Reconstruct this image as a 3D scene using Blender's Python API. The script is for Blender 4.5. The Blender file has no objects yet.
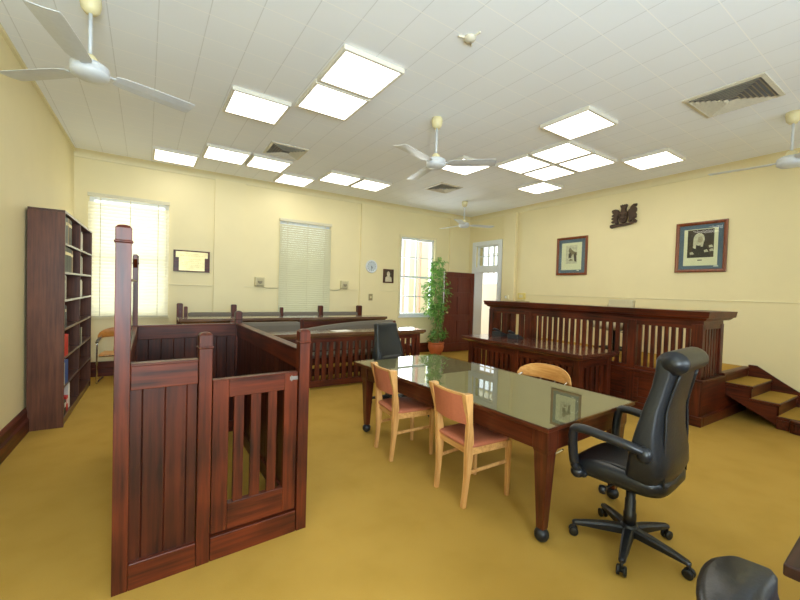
import bpy, bmesh, math, random
from mathutils import Vector, Matrix
R = math.radians
random.seed(7)
sc = bpy.context.scene
COL = sc.collection
ZUP = Vector((0, 0, 1))

# ------------------------------------------------------------------ materials
def s2l(c):
    return tuple(((v / 255) / 12.92 if v / 255 <= 0.04045 else ((v / 255 + 0.055) / 1.055) ** 2.4) for v in c)

def base_mat(name):
    m = bpy.data.materials.new(name)
    m.use_nodes = True
    nt = m.node_tree
    return m, nt, nt.nodes['Principled BSDF']

def setp(b, **k):
    for key, v in k.items():
        key = key.replace('_', ' ')
        b.inputs[key].default_value = v

def plain(name, col, rough=0.5, metal=0.0, noise=0.06, scale=30, bump=0.0, coat=0.0, spec=0.5):
    m, nt, b = base_mat(name)
    N, L = nt.nodes, nt.links
    tc = N.new('ShaderNodeTexCoord'); nz = N.new('ShaderNodeTexNoise')
    nz.inputs['Scale'].default_value = scale; nz.inputs['Detail'].default_value = 3
    L.new(tc.outputs['Object'], nz.inputs['Vector'])
    cr = N.new('ShaderNodeValToRGB')
    lo = [max(0, c * (1 - noise)) for c in col]; hi = [min(1, c * (1 + noise)) for c in col]
    cr.color_ramp.elements[0].color = (*lo, 1); cr.color_ramp.elements[1].color = (*hi, 1)
    cr.color_ramp.elements[0].position = .3; cr.color_ramp.elements[1].position = .7
    L.new(nz.outputs['Fac'], cr.inputs['Fac']); L.new(cr.outputs['Color'], b.inputs['Base Color'])
    setp(b, Roughness=rough, Metallic=metal, Coat_Weight=coat, Specular_IOR_Level=spec)
    if bump:
        bp = N.new('ShaderNodeBump'); bp.inputs['Strength'].default_value = bump; bp.inputs['Distance'].default_value = .01
        L.new(nz.outputs['Fac'], bp.inputs['Height']); L.new(bp.outputs['Normal'], b.inputs['Normal'])
    return m

def wood(name, dark, light, axis='z', rough=0.40, coat=0.06, blotch=True):
    m, nt, b = base_mat(name)
    N, L = nt.nodes, nt.links
    tc = N.new('ShaderNodeTexCoord'); mp = N.new('ShaderNodeMapping')
    sc_ = {'x': (1.2, 22, 22), 'y': (22, 1.2, 22), 'z': (22, 22, 1.2)}[axis]
    mp.inputs['Scale'].default_value = sc_
    L.new(tc.outputs['Object'], mp.inputs['Vector'])
    nz = N.new('ShaderNodeTexNoise'); nz.inputs['Scale'].default_value = 1.6; nz.inputs['Detail'].default_value = 6
    nz.inputs['Roughness'].default_value = .62
    L.new(mp.outputs['Vector'], nz.inputs['Vector'])
    n2 = N.new('ShaderNodeTexNoise'); n2.inputs['Scale'].default_value = 2.7; n2.inputs['Detail'].default_value = 2
    L.new(tc.outputs['Object'], n2.inputs['Vector'])
    mx = N.new('ShaderNodeMath'); mx.operation = 'ADD'
    h = N.new('ShaderNodeMath'); h.operation = 'MULTIPLY'; h.inputs[1].default_value = .55 if blotch else .2
    L.new(n2.outputs['Fac'], h.inputs[0]); L.new(nz.outputs['Fac'], mx.inputs[0]); L.new(h.outputs[0], mx.inputs[1])
    cr = N.new('ShaderNodeValToRGB')
    cr.color_ramp.elements[0].position = .55 if blotch else .4; cr.color_ramp.elements[1].position = .98 if blotch else .75
    cr.color_ramp.elements[0].color = (*dark, 1); cr.color_ramp.elements[1].color = (*light, 1)
    L.new(mx.outputs[0], cr.inputs['Fac']); L.new(cr.outputs['Color'], b.inputs['Base Color'])
    setp(b, Roughness=rough, Coat_Weight=coat, Coat_Roughness=.18, Specular_IOR_Level=.32)
    bp = N.new('ShaderNodeBump'); bp.inputs['Strength'].default_value = .08; bp.inputs['Distance'].default_value = .004
    L.new(nz.outputs['Fac'], bp.inputs['Height']); L.new(bp.outputs['Normal'], b.inputs['Normal'])
    return m

def emit(name, col, strength):
    m, nt, b = base_mat(name)
    setp(b, Base_Color=(*col, 1), Roughness=.6, Emission_Color=(*col, 1), Emission_Strength=strength)
    return m

def glass(name, tint=(0.95, 0.98, 0.96), ior=1.5, rough=0.0):
    m, nt, b = base_mat(name)
    N, L = nt.nodes, nt.links
    out = N['Material Output'] if 'Material Output' in N else N.new('ShaderNodeOutputMaterial')
    tr = N.new('ShaderNodeBsdfTransparent'); tr.inputs['Color'].default_value = (*tint, 1)
    gl = N.new('ShaderNodeBsdfGlossy'); gl.inputs['Roughness'].default_value = rough
    fr = N.new('ShaderNodeFresnel'); fr.inputs['IOR'].default_value = ior
    mix = N.new('ShaderNodeMixShader')
    ge = N.new('ShaderNodeNewGeometry'); inv = N.new('ShaderNodeMath'); inv.operation = 'SUBTRACT'; inv.inputs[0].default_value = 1.0
    mul = N.new('ShaderNodeMath'); mul.operation = 'MULTIPLY'
    L.new(ge.outputs['Backfacing'], inv.inputs[1]); L.new(inv.outputs[0], mul.inputs[0]); L.new(fr.outputs[0], mul.inputs[1])
    L.new(mul.outputs[0], mix.inputs[0]); L.new(tr.outputs[0], mix.inputs[1]); L.new(gl.outputs[0], mix.inputs[2])
    L.new(mix.outputs[0], out.inputs['Surface'])
    return m

def translucent(name, col, frac):
    m, nt, b = base_mat(name)
    N, L = nt.nodes, nt.links
    out = N['Material Output']
    tr = N.new('ShaderNodeBsdfTranslucent'); tr.inputs['Color'].default_value = (*col, 1)
    mix = N.new('ShaderNodeMixShader'); mix.inputs[0].default_value = frac
    setp(b, Base_Color=(*col, 1), Roughness=.5)
    L.new(b.outputs[0], mix.inputs[1]); L.new(tr.outputs[0], mix.inputs[2]); L.new(mix.outputs[0], out.inputs['Surface'])
    return m

M = {}
DK, LT = (0.017, 0.0046, 0.0025), (0.142, 0.0250, 0.0072)
for ax in 'xyz':
    M['wood_' + ax] = wood('mahogany_' + ax, DK, LT, ax)
M['wood_board'] = wood('mahogany_board', (0.014, 0.0042, 0.0025), (0.085, 0.0165, 0.0058), 'z')
M['wood_case'] = wood('bookcase_timber', (0.062, 0.021, 0.0095), (0.155, 0.052, 0.024), 'z', rough=.42, coat=.05)
M['wood_case_y'] = wood('bookcase_shelf_timber', (0.035, 0.014, 0.009), (0.10, 0.036, 0.020), 'y', rough=.3, coat=.3)
M['wood_table'] = wood('table_timber', (0.035, 0.008, 0.004), (0.13, 0.028, 0.010), 'y', rough=.3, coat=.35)
M['wood_table_z'] = wood('table_leg_timber', (0.035, 0.008, 0.004), (0.13, 0.028, 0.010), 'z', rough=.3, coat=.35)
M['beech'] = wood('beech', s2l((188, 130, 72)), s2l((226, 176, 112)), 'z', rough=.4, coat=.2, blotch=False)
M['beech_x'] = wood('beech_rail', s2l((188, 130, 72)), s2l((226, 176, 112)), 'x', rough=.4, coat=.2, blotch=False)
M['wood_top'] = wood('desk_top_sheen_tint', (0.085, 0.040, 0.020), (0.19, 0.095, 0.048), 'x', rough=.2, coat=1.0)  # lighter brown than the mahogany: the wall's grazing reflection is put into the colour
M['ply'] = wood('bent_plywood', s2l((205, 140, 72)), s2l((232, 180, 110)), 'x', rough=.35, coat=.3, blotch=False)
M['ply_orange'] = wood('orange_plywood', s2l((176, 112, 42)), s2l((208, 142, 66)), 'x', rough=.35, coat=.3, blotch=False)
M['salmon'] = plain('salmon_vinyl', s2l((190, 112, 82)), .5, noise=.05, scale=60)
M['leather'] = plain('black_leather', (0.010, 0.011, 0.013), .34, noise=.15, scale=70, bump=.12)
M['leather_grey'] = plain('charcoal_leather', (0.018, 0.021, 0.022), .38, noise=.15, scale=70, bump=.1)
M['black_plastic'] = plain('black_plastic', (0.012, 0.013, 0.016), .36, noise=.1)
M['phone_plastic'] = plain('phone_plastic', (0.028, 0.032, 0.036), .4, noise=.1)
M['rubber'] = plain('black_rubber', (0.008, 0.008, 0.008), .45)
M['beige_fabric'] = plain('beige_vinyl', s2l((190, 180, 146)), .6, noise=.06, scale=80)
M['pew_fabric'] = plain('grey_upholstery', s2l((112, 104, 92)), .8, noise=.08, scale=120, bump=.1)
M['chrome'] = plain('chrome', (0.75, 0.76, 0.78), .12, metal=1.0, noise=.02)
M['steel'] = plain('brushed_steel', (0.55, 0.55, 0.56), .3, metal=1.0)
M['brass'] = plain('brass', s2l((222, 204, 146)), .35, metal=.3, noise=.12, scale=14)
M['white_paint'] = plain('white_gloss_paint', s2l((232, 236, 240)), .35, noise=.02)
M['fan_white'] = plain('white_fan_metal', s2l((206, 210, 214)), .35, noise=.03)
M['fan_cream'] = plain('cream_fan_plastic', s2l((226, 214, 168)), .4, noise=.03)
M['frame_white'] = plain('light_frame_enamel', s2l((222, 218, 205)), .4, noise=.02)
M['diffuser'] = emit('lit_prismatic_diffuser', (1.0, 0.955, 0.86), 4.9)
M['glass'] = glass('window_glass')
M['screen_glass'] = glass('dock_screen_glass', (0.90, 0.92, 0.84))
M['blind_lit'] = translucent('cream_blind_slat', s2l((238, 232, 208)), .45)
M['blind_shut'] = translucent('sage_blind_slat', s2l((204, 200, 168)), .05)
M['blind_rail'] = plain('blind_rail_enamel', s2l((214, 208, 180)), .4, noise=.03)
M['wall'] = plain('cream_wall_paint', (0.835, 0.735, 0.435), .55, noise=.018, scale=2.2)
M['trim_cream'] = plain('cornice_paint', (0.79, 0.71, 0.44), .5, noise=.015)
M['ceil_edge'] = M['trim_cream']
M['terracotta'] = plain('terracotta', s2l((186, 98, 52)), .6, noise=.12, scale=12)
M['soil'] = plain('potting_soil', (0.03, 0.02, 0.012), .9, noise=.4, scale=60)
M['bark'] = plain('plant_stem', s2l((150, 140, 84)), .7, noise=.2)
M['paper'] = plain('white_paper', s2l((236, 234, 226)), .7, noise=.02)
M['red_door'] = wood('red_door_paint', s2l((84, 36, 26)), s2l((112, 52, 38)), 'z', rough=.35, coat=.3, blotch=False)
M['concrete'] = plain('verandah_concrete', s2l((206, 202, 192)), .8)
M['brick_post'] = plain('glare_paled_post', s2l((226, 178, 166)), .7)  # brick-red posts paled: outdoor glare is put into the colour
M['hall_paint'] = plain('hall_paint', s2l((236, 228, 206)), .6, noise=.02, scale=2)
M['print_sepia'] = plain('sepia_print', s2l((72, 56, 40)), .6, noise=.35, scale=18)
M['print_pale'] = plain('pale_print', s2l((206, 196, 168)), .6, noise=.2, scale=30)
M['print_mid'] = plain('mid_print', s2l((128, 112, 84)), .6, noise=.4, scale=25)
M['mat_cream'] = plain('cream_mount', s2l((232, 224, 190)), .7, noise=.02)
M['mat_blue'] = plain('slate_blue_mount', s2l((88, 104, 122)), .7, noise=.06)
M['frame_wood'] = wood('picture_frame_timber', s2l((92, 44, 22)), s2l((140, 74, 38)), 'z', rough=.3, coat=.4, blotch=False)
M['bronze'] = plain('dark_bronze', s2l((70, 52, 38)), .42, metal=.35, noise=.35, scale=40, bump=.4)
M['speaker_cream'] = plain('cream_plastic', s2l((222, 212, 170)), .5)
M['speaker_grey'] = plain('taupe_grille', s2l((150, 140, 112)), .6, noise=.2, scale=90)
M['speaker_pale'] = plain('pale_grille', s2l((206, 196, 156)), .6, noise=.1, scale=90)
M['clock_face'] = plain('clock_face', s2l((196, 206, 210)), .3, noise=.02)
M['outlet_yellow'] = plain('yellowed_plastic', s2l((226, 208, 126)), .5)
M['switch'] = plain('switch_plate', s2l((150, 138, 98)), .4)
M['olive'] = plain('olive_table_lining', s2l((122, 115, 74)), .6, noise=.07, scale=8)
M['vent_cream'] = plain('vent_enamel', s2l((212, 206, 188)), .4)
M['vent_dark'] = plain('vent_throat', (0.22, 0.22, 0.24), .7)

def carpet():
    m, nt, b = base_mat('mustard_carpet'); N, L = nt.nodes, nt.links
    tc = N.new('ShaderNodeTexCoord')
    a = N.new('ShaderNodeTexNoise'); a.inputs['Scale'].default_value = 260; a.inputs['Detail'].default_value = 2
    c = N.new('ShaderNodeTexNoise'); c.inputs['Scale'].default_value = 3.1; c.inputs['Detail'].default_value = 5
    L.new(tc.outputs['Object'], a.inputs['Vector']); L.new(tc.outputs['Object'], c.inputs['Vector'])
    ad = N.new('ShaderNodeMath'); ad.operation = 'ADD'; hf = N.new('ShaderNodeMath'); hf.operation = 'MULTIPLY'; hf.inputs[1].default_value = .85
    L.new(a.outputs['Fac'], hf.inputs[0]); L.new(hf.outputs[0], ad.inputs[0]); L.new(c.outputs['Fac'], ad.inputs[1])
    cr = N.new('ShaderNodeValToRGB'); cr.color_ramp.elements[0].position = .40; cr.color_ramp.elements[1].position = 1.35
    cr.color_ramp.elements[0].color = (.385, .228, .037, 1); cr.color_ramp.elements[1].color = (.490, .300, .062, 1)
    L.new(ad.outputs[0], cr.inputs['Fac']); L.new(cr.outputs['Color'], b.inputs['Base Color'])
    setp(b, Roughness=.95, Specular_IOR_Level=.1)
    bp = N.new('ShaderNodeBump'); bp.inputs['Strength'].default_value = .25; bp.inputs['Distance'].default_value = .01
    L.new(a.outputs['Fac'], bp.inputs['Height']); L.new(bp.outputs['Normal'], b.inputs['Normal'])
    return m
M['carpet'] = carpet()

CROT = R(1.2)
def ceiling_mat(px, py, ox, oy):
    m, nt, b = base_mat('acoustic_ceiling_tiles'); N, L = nt.nodes, nt.links
    tc = N.new('ShaderNodeTexCoord'); sep = N.new('ShaderNodeSeparateXYZ'); mpg = N.new('ShaderNodeMapping'); mpg.vector_type = 'TEXTURE'; mpg.inputs['Location'].default_value = (1.3, 4.3, 0); mpg.inputs['Rotation'].default_value = (0, 0, CROT)
    L.new(tc.outputs['Object'], mpg.inputs['Vector']); L.new(mpg.outputs[0], sep.inputs[0])
    def line(sock, p, o):
        s = N.new('ShaderNodeMath'); s.operation = 'SUBTRACT'; s.inputs[1].default_value = o; L.new(sock, s.inputs[0])
        d = N.new('ShaderNodeMath'); d.operation = 'DIVIDE'; d.inputs[1].default_value = p; L.new(s.outputs[0], d.inputs[0])
        f = N.new('ShaderNodeMath'); f.operation = 'FRACT'; L.new(d.outputs[0], f.inputs[0])
        c = N.new('ShaderNodeMath'); c.operation = 'SUBTRACT'; c.inputs[1].default_value = .5; L.new(f.outputs[0], c.inputs[0])
        a = N.new('ShaderNodeMath'); a.operation = 'ABSOLUTE'; L.new(c.outputs[0], a.inputs[0])
        g = N.new('ShaderNodeMath'); g.operation = 'GREATER_THAN'; g.inputs[1].default_value = .5 - .0036 / p; L.new(a.outputs[0], g.inputs[0])
        return g.outputs[0]
    gx, gy = line(sep.outputs[0], px, ox), line(sep.outputs[1], py, oy)
    nz = N.new('ShaderNodeTexNoise'); nz.inputs['Scale'].default_value = 1.5; L.new(tc.outputs['Object'], nz.inputs['Vector'])
    base = N.new('ShaderNodeValToRGB'); base.color_ramp.elements[0].color = (.86, .895, .95, 1); base.color_ramp.elements[1].color = (.90, .93, .98, 1)  # white tiles tinted blue: the daylight cast is put into the base colour
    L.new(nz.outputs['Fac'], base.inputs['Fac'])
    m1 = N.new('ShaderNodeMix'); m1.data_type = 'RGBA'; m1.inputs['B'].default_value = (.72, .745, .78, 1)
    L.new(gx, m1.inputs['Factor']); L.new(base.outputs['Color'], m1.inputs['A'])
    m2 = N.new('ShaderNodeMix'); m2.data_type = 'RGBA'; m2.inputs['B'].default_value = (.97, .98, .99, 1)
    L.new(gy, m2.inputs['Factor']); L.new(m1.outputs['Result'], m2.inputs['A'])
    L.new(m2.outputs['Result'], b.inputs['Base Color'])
    setp(b, Roughness=.8)
    return m

def leafmat():
    m, nt, b = base_mat('fig_leaf'); N, L = nt.nodes, nt.links
    tc = N.new('ShaderNodeTexCoord'); nz = N.new('ShaderNodeTexNoise'); nz.inputs['Scale'].default_value = 14
    L.new(tc.outputs['Object'], nz.inputs['Vector'])
    cr = N.new('ShaderNodeValToRGB'); cr.color_ramp.elements[0].position = .32; cr.color_ramp.elements[1].position = .68
    cr.color_ramp.elements[0].color = (*s2l((52, 104, 40)), 1); cr.color_ramp.elements[1].color = (*s2l((158, 206, 104)), 1)
    L.new(nz.outputs['Fac'], cr.inputs['Fac']); L.new(cr.outputs['Color'], b.inputs['Base Color'])
    tr = N.new('ShaderNodeBsdfTranslucent'); L.new(cr.outputs['Color'], tr.inputs['Color'])
    mx = N.new('ShaderNodeMixShader'); mx.inputs[0].default_value = .35
    L.new(b.outputs[0], mx.inputs[1]); L.new(tr.outputs[0], mx.inputs[2]); L.new(mx.outputs[0], N['Material Output'].inputs['Surface'])
    setp(b, Roughness=.45)
    return m
M['leaf'] = leafmat()

# ------------------------------------------------------------------ mesh helpers
def BM(): return bmesh.new()

def box(bm, x0, x1, y0, y1, z0, z1):
    v = [bm.verts.new((x, y, z)) for x in (x0, x1) for y in (y0, y1) for z in (z0, z1)]
    for f in ((0, 1, 3, 2), (4, 6, 7, 5), (0, 4, 5, 1), (2, 3, 7, 6), (0, 2, 6, 4), (1, 5, 7, 3)):
        bm.faces.new([v[i] for i in f])
    return v

def loft(bm, rings, cap=True, closed=True):
    vs = [[bm.verts.new(p) for p in r] for r in rings]
    n = len(vs[0])
    for a, b in zip(vs[:-1], vs[1:]):
        for i in range(n if closed else n - 1):
            j = (i + 1) % n
            bm.faces.new((a[i], a[j], b[j], b[i]))
    if cap and closed:
        bm.faces.new(list(reversed(vs[0]))); bm.faces.new(vs[-1])
    return vs

def prism(bm, pts, d, axis='z', at=0.0):
    """polygon extruded by d along an axis; pts are the other two coordinates in order xyz."""
    def mk(p, t):
        return {'z': (p[0], p[1], t), 'x': (t, p[0], p[1]), 'y': (p[0], t, p[1])}[axis]
    loft(bm, [[mk(p, at) for p in pts], [mk(p, at + d) for p in pts]])

def lathe(bm, prof, c=(0, 0, 0), n=20):
    rings = [[(c[0] + max(r, 1e-4) * math.cos(2 * math.pi * i / n), c[1] + max(r, 1e-4) * math.sin(2 * math.pi * i / n), c[2] + z) for i in range(n)] for r, z in prof]
    loft(bm, rings)

def frame_of(t):
    t = t.normalized()
    a = ZUP if abs(t.z) < .95 else Vector((0, 1, 0))
    u = t.cross(a).normalized(); w = u.cross(t).normalized()
    return u, w

def tube(bm, path, r, n=10, sx=1.0, sy=1.0):
    P = [Vector(p) for p in path]
    rings = []
    for i, p in enumerate(P):
        t = (P[min(i + 1, len(P) - 1)] - P[max(i - 1, 0)])
        u, w = frame_of(t)
        rr = r[i] if isinstance(r, (list, tuple)) else r
        rings.append([p + u * (rr * sx * math.cos(2 * math.pi * k / n)) + w * (rr * sy * math.sin(2 * math.pi * k / n)) for k in range(n)])
    loft(bm, rings)

def smoothpath(pts, n=6):
    P = [Vector(p) for p in pts]; out = []
    for i in range(len(P) - 1):
        p0, p1, p2, p3 = P[max(i - 1, 0)], P[i], P[i + 1], P[min(i + 2, len(P) - 1)]
        for k in range(n):
            t = k / n
            out.append(0.5 * ((2 * p1) + (p2 - p0) * t + (2 * p0 - 5 * p1 + 4 * p2 - p3) * t * t + (3 * p1 - p0 - 3 * p2 + p3) * t ** 3))
    out.append(P[-1]); return out

def superring(cx, cy, z, a, b, e=3.0, n=28):
    out = []
    for i in range(n):
        t = 2 * math.pi * i / n; c, s = math.cos(t), math.sin(t)
        out.append((cx + a * math.copysign(abs(c) ** (2 / e), c), cy + b * math.copysign(abs(s) ** (2 / e), s), z))
    return out

def ball(bm, c, r, sz=1.0, n=16, m=9):
    rings = []
    for j in range(1, m):
        ph = -math.pi / 2 + math.pi * j / m
        rings.append([(c[0] + r * math.cos(ph) * math.cos(2 * math.pi * i / n), c[1] + r * math.cos(ph) * math.sin(2 * math.pi * i / n), c[2] + r * sz * math.sin(ph)) for i in range(n)])
    loft(bm, rings)

def obj(name, bm, mat, parent=None, bev=0.0, smooth=False, label=None, seg=2, loc=None, sub=0):
    bmesh.ops.recalc_face_normals(bm, faces=bm.faces[:])
    me = bpy.data.meshes.new(name); bm.to_mesh(me); bm.free()
    for m in (mat if isinstance(mat, (list, tuple)) else [mat]):
        me.materials.append(m)
    o = bpy.data.objects.new(name, me); COL.objects.link(o)
    if parent: o.parent = parent
    if loc is not None: o.location = loc
    if smooth:
        for p in me.polygons: p.use_smooth = True
    if bev:
        b = o.modifiers.new('bevel', 'BEVEL'); b.width = bev; b.segments = seg; b.limit_method = 'ANGLE'; b.angle_limit = R(40)
        b.harden_normals = False
    if sub:
        s = o.modifiers.new('subsurf', 'SUBSURF'); s.levels = sub; s.render_levels = sub
    if label: o['label'] = label
    return o

def thing(name, label, cat, loc=(0, 0, 0), rz=0.0, group=None, kind=None):
    o = bpy.data.objects.new(name, None); COL.objects.link(o)
    o.empty_display_size = .1
    o.location = loc; o.rotation_euler = (0, 0, rz)
    o['label'] = label; o['category'] = cat
    if group: o['group'] = group
    if kind: o['kind'] = kind
    return o

def tag(o, label, cat, group=None, kind=None):
    o['label'] = label; o['category'] = cat
    if group: o['group'] = group
    if kind: o['kind'] = kind
    return o

def struct(o, label=None, cat=None):
    o['kind'] = 'structure'
    if label: o['label'] = label
    if cat: o['category'] = cat
    return o

def sroot(name, loc=(0, 0, 0)):
    o = bpy.data.objects.new(name, None); COL.objects.link(o); o.location = loc; o['kind'] = 'structure'; return o

def dup(root, loc, rz, label, group=None):
    r = root.copy(); COL.objects.link(r); r.location = loc; r.rotation_euler = (0, 0, rz)
    r['label'] = label
    if group: r['group'] = group
    for ch in list(root.children):
        c = ch.copy(); COL.objects.link(c); c.parent = r
        for g in list(ch.children):
            d = g.copy(); COL.objects.link(d); d.parent = c
    return r

# ------------------------------------------------------------------ room shell
XL, XR, YB, YF, CH, WT = -1.12, 7.30, 7.88, -1.75, 3.62, 0.25
HX = 9.2                      # far wall of the outer hall
W1 = (-.93, .165, .975, 2.945)
W2 = (2.10, 3.19, .975, 2.925)
W3 = (5.04, 6.08, .93, 2.895)
RW = [(-.75, .75, .95, 2.9), (1.9, 3.4, .95, 2.9), (4.6, 6.1, .95, 2.9)]      # unseen windows added in the wall behind the camera to brighten the room
DOOR = (6.80, 7.62, 0.0, 2.12); TRAN = (6.84, 7.60, 2.24, 2.83)

def holed_wall(name, u0, u1, z0, z1, holes, mk, mat):
    us = sorted({u0, u1, *[h[0] for h in holes], *[h[1] for h in holes]})
    zs = sorted({z0, z1, *[h[2] for h in holes], *[h[3] for h in holes]})
    bm = BM()
    for a, b in zip(us[:-1], us[1:]):
        for c, d in zip(zs[:-1], zs[1:]):
            if any(h[0] <= (a + b) / 2 <= h[1] and h[2] <= (c + d) / 2 <= h[3] for h in holes): continue
            mk(bm, a, b, c, d)
    bmesh.ops.remove_doubles(bm, verts=bm.verts[:], dist=1e-5)
    seen = {}
    for f in bm.faces[:]:
        k = tuple(sorted(v.index for v in f.verts)) if False else tuple(round(x, 4) for x in f.calc_center_median())
        seen.setdefault(k, []).append(f)
    dead = [f for fs in seen.values() if len(fs) > 1 for f in fs]
    bmesh.ops.delete(bm, geom=dead, context='FACES')
    return struct(obj(name, bm, mat))

bm = BM(); box(bm, XL - WT, XR, YF - WT, YB + WT, -.12, 0); floor = struct(obj('floor', bm, M['carpet']), 'mustard yellow fitted carpet across the whole courtroom', 'floor')
bm = BM(); box(bm, XL - WT, XR + WT, YF - WT, YB + WT, CH, CH + .12)
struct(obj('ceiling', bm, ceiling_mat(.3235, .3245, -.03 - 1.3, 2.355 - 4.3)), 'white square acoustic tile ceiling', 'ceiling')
bm = BM(); box(bm, XL - WT, XL, YF - WT, YB + WT, 0, CH); struct(obj('wall_left', bm, M['wall']), 'cream side wall behind the tall bookcase', 'wall')
holed_wall('wall_back', XL, XR, 0, CH, [W1, W2, W3], lambda b, u0, u1, z0, z1: box(b, u0, u1, YB, YB + WT, z0, z1), M['wall'])
holed_wall('wall_right', YF - WT, YB + WT, 0, CH, [DOOR, TRAN], lambda b, u0, u1, z0, z1: box(b, XR, XR + WT, u0, u1, z0, z1), M['wall'])
holed_wall('wall_front', XL, XR, 0, CH, RW, lambda b, u0, u1, z0, z1: box(b, u0, u1, YF - WT, YF, z0, z1), M['wall'])
# pilasters
for n, (a, b) in enumerate(((.89, 1.42), (3.92, 4.45), (6.55, 6.86))):
    bm = BM(); box(bm, a, b, YB - .045, YB, 0, CH - .1)
    struct(obj('wall_pilaster', bm, M['wall']))
bm = BM(); box(bm, XR - .09, XR, 6.215, 6.60, 0, CH - .1); struct(obj('wall_pilaster', bm, M['wall'], bev=.006))
# cornice: cove profile along back, right, and a thin bead on the left wall
def cove(n):
    pts = [(0, 0), (0, -.11)] + [(.10 - .09 * math.cos(t), -.10 + .09 * math.sin(t)) for t in [R(90 * k / 6) for k in range(7)]] + [(.115, 0)]
    return pts
bm = BM(); loft(bm, [[(x, YB - p[0], CH + p[1]) for p in cove(6)] for x in (XL, XR)]); struct(obj('trim_1', bm, M['trim_cream']), 'cream coved cornice along the window wall', 'cornice')
bm = BM(); loft(bm, [[(XR - p[0], y, CH + p[1]) for p in cove(6)] for y in (YF, YB)]); struct(obj('trim_2', bm, M['trim_cream']), 'cream coved cornice along the bench wall', 'cornice')
bm = BM(); box(bm, XL, XL + .03, YF, YB, CH - .03, CH); struct(obj('trim_3', bm, M['trim_cream']), 'thin cream bead along the left wall top', 'cornice')
# dado bead
bm = BM()
for a, b in ((XL, W1[0]), (W1[1], .89), (1.42, W2[0]), (W2[1], 3.92), (4.45, W3[0]), (W3[1], 6.55)):
    box(bm, a, b, YB - .012, YB, 1.535, 1.55)
struct(obj('trim_4', bm, M['trim_cream'], bev=.003), 'thin painted dado bead on the window wall', 'trim')
bm = BM(); box(bm, XR - .012, XR, YF, 6.2, 1.545, 1.56); struct(obj('trim_5', bm, M['trim_cream'], bev=.003), 'thin painted dado bead on the bench wall', 'trim')
# baseboards
def skirting(name, p0, p1, nrm, label):
    prof = [(0, 0), (.045, 0), (.045, .13), (.03, .15), (.03, .215), (.012, .24), (0, .24)]
    P0, P1, n = Vector(p0), Vector(p1), Vector(nrm)
    bm = BM(); loft(bm, [[P + n * q[0] + ZUP * q[1] for q in prof] for P in (P0, P1)])
    d = (P1 - P0)
    struct(obj(name, bm, M['wood_x' if abs(d.x) > abs(d.y) else 'wood_y'], bev=.003), label, 'baseboard')
skirting('baseboard_left', (XL, YF, 0), (XL, YB, 0), (1, 0, 0), 'dark timber skirting along the left wall')
skirting('baseboard_back', (XL, YB, 0), (.1, YB, 0), (0, -1, 0), 'dark timber skirting under the bright blind')
skirting('baseboard_back_right', (4.1, YB, 0), (XR, YB, 0), (0, -1, 0), 'dark timber skirting behind the potted fig')
skirting('baseboard_right', (XR, YF, 0), (XR, 1.0, 0), (-1, 0, 0), 'dark timber skirting along the bench wall')

# ------------------------------------------------------------------ windows
def window(name, o, y_in, label, cols, bars, meet=True, outward=1):
    x0, x1, z0, z1 = o
    r = sroot(name, ((x0 + x1) / 2, y_in, z0)); r['label'] = label; r['category'] = 'window'
    w, h = x1 - x0, z1 - z0
    s = outward
    def yb(bm, a, b, ya, yc, c, d): box(bm, a, b, min(ya * s, yc * s), max(ya * s, yc * s), c, d)
    bm = BM()
    for a, b, c, d in ((-w / 2, -w / 2 + .06, 0, h), (w / 2 - .06, w / 2, 0, h), (-w / 2 + .06, w / 2 - .06, 0, .07), (-w / 2 + .06, w / 2 - .06, h - .06, h)):
        yb(bm, a, b, .05, .13, c, d)
    if meet: yb(bm, -w / 2 + .06, w / 2 - .06, .05, .12, h * .5 - .025, h * .5 + .025)
    obj('frame', bm, M['white_paint'], r, bev=.004)
    bm = BM()
    for k in range(1, cols): yb(bm, -w / 2 + w * k / cols - .012, -w / 2 + w * k / cols + .012, .07, .11, .07, h - .06)
    for q in bars: yb(bm, -w / 2 + .06, w / 2 - .06, .072, .108, h * q - .011, h * q + .011)
    if bm.verts: obj('glazing_bar', bm, M['white_paint'], r)
    else: bm.free()
    bm = BM(); yb(bm, -w / 2 + .05, w / 2 - .05, .088, .094, .05, h - .05); obj('pane', bm, M['glass'], r)
    bm = BM(); yb(bm, -w / 2 - .03, w / 2 + .03, -.035, .10, -.035, 0); obj('sill', bm, M['white_paint'] if name == 'window_3' else M['trim_cream'], r, bev=.005)
    return r
window('window_1', W1, YB, 'bright sash window beside the bookcase', 1, ())
window('window_2', W2, YB, 'sash window behind the closed sage blind', 1, ())
window('window_3', W3, YB, 'unshaded white sash window behind the potted fig', 2, (.25, .75))
bm = BM()
for a, b, c, d in ((W3[0] - .05, W3[0], W3[2] - .05, W3[3] + .05), (W3[1], W3[1] + .05, W3[2] - .05, W3[3] + .05), (W3[0], W3[1], W3[3], W3[3] + .05)):
    box(bm, a, b, YB - .02, YB, c, d)
struct(obj('trim_6', bm, M['trim_cream'], bev=.004), 'flat painted architrave around the unshaded window', 'trim')
for i, o in enumerate(RW):
    window(f'window_{i+4}', o, YF, 'tall unseen sash window added behind the camera for daylight', 2, (.25, .75), outward=-1)

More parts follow.
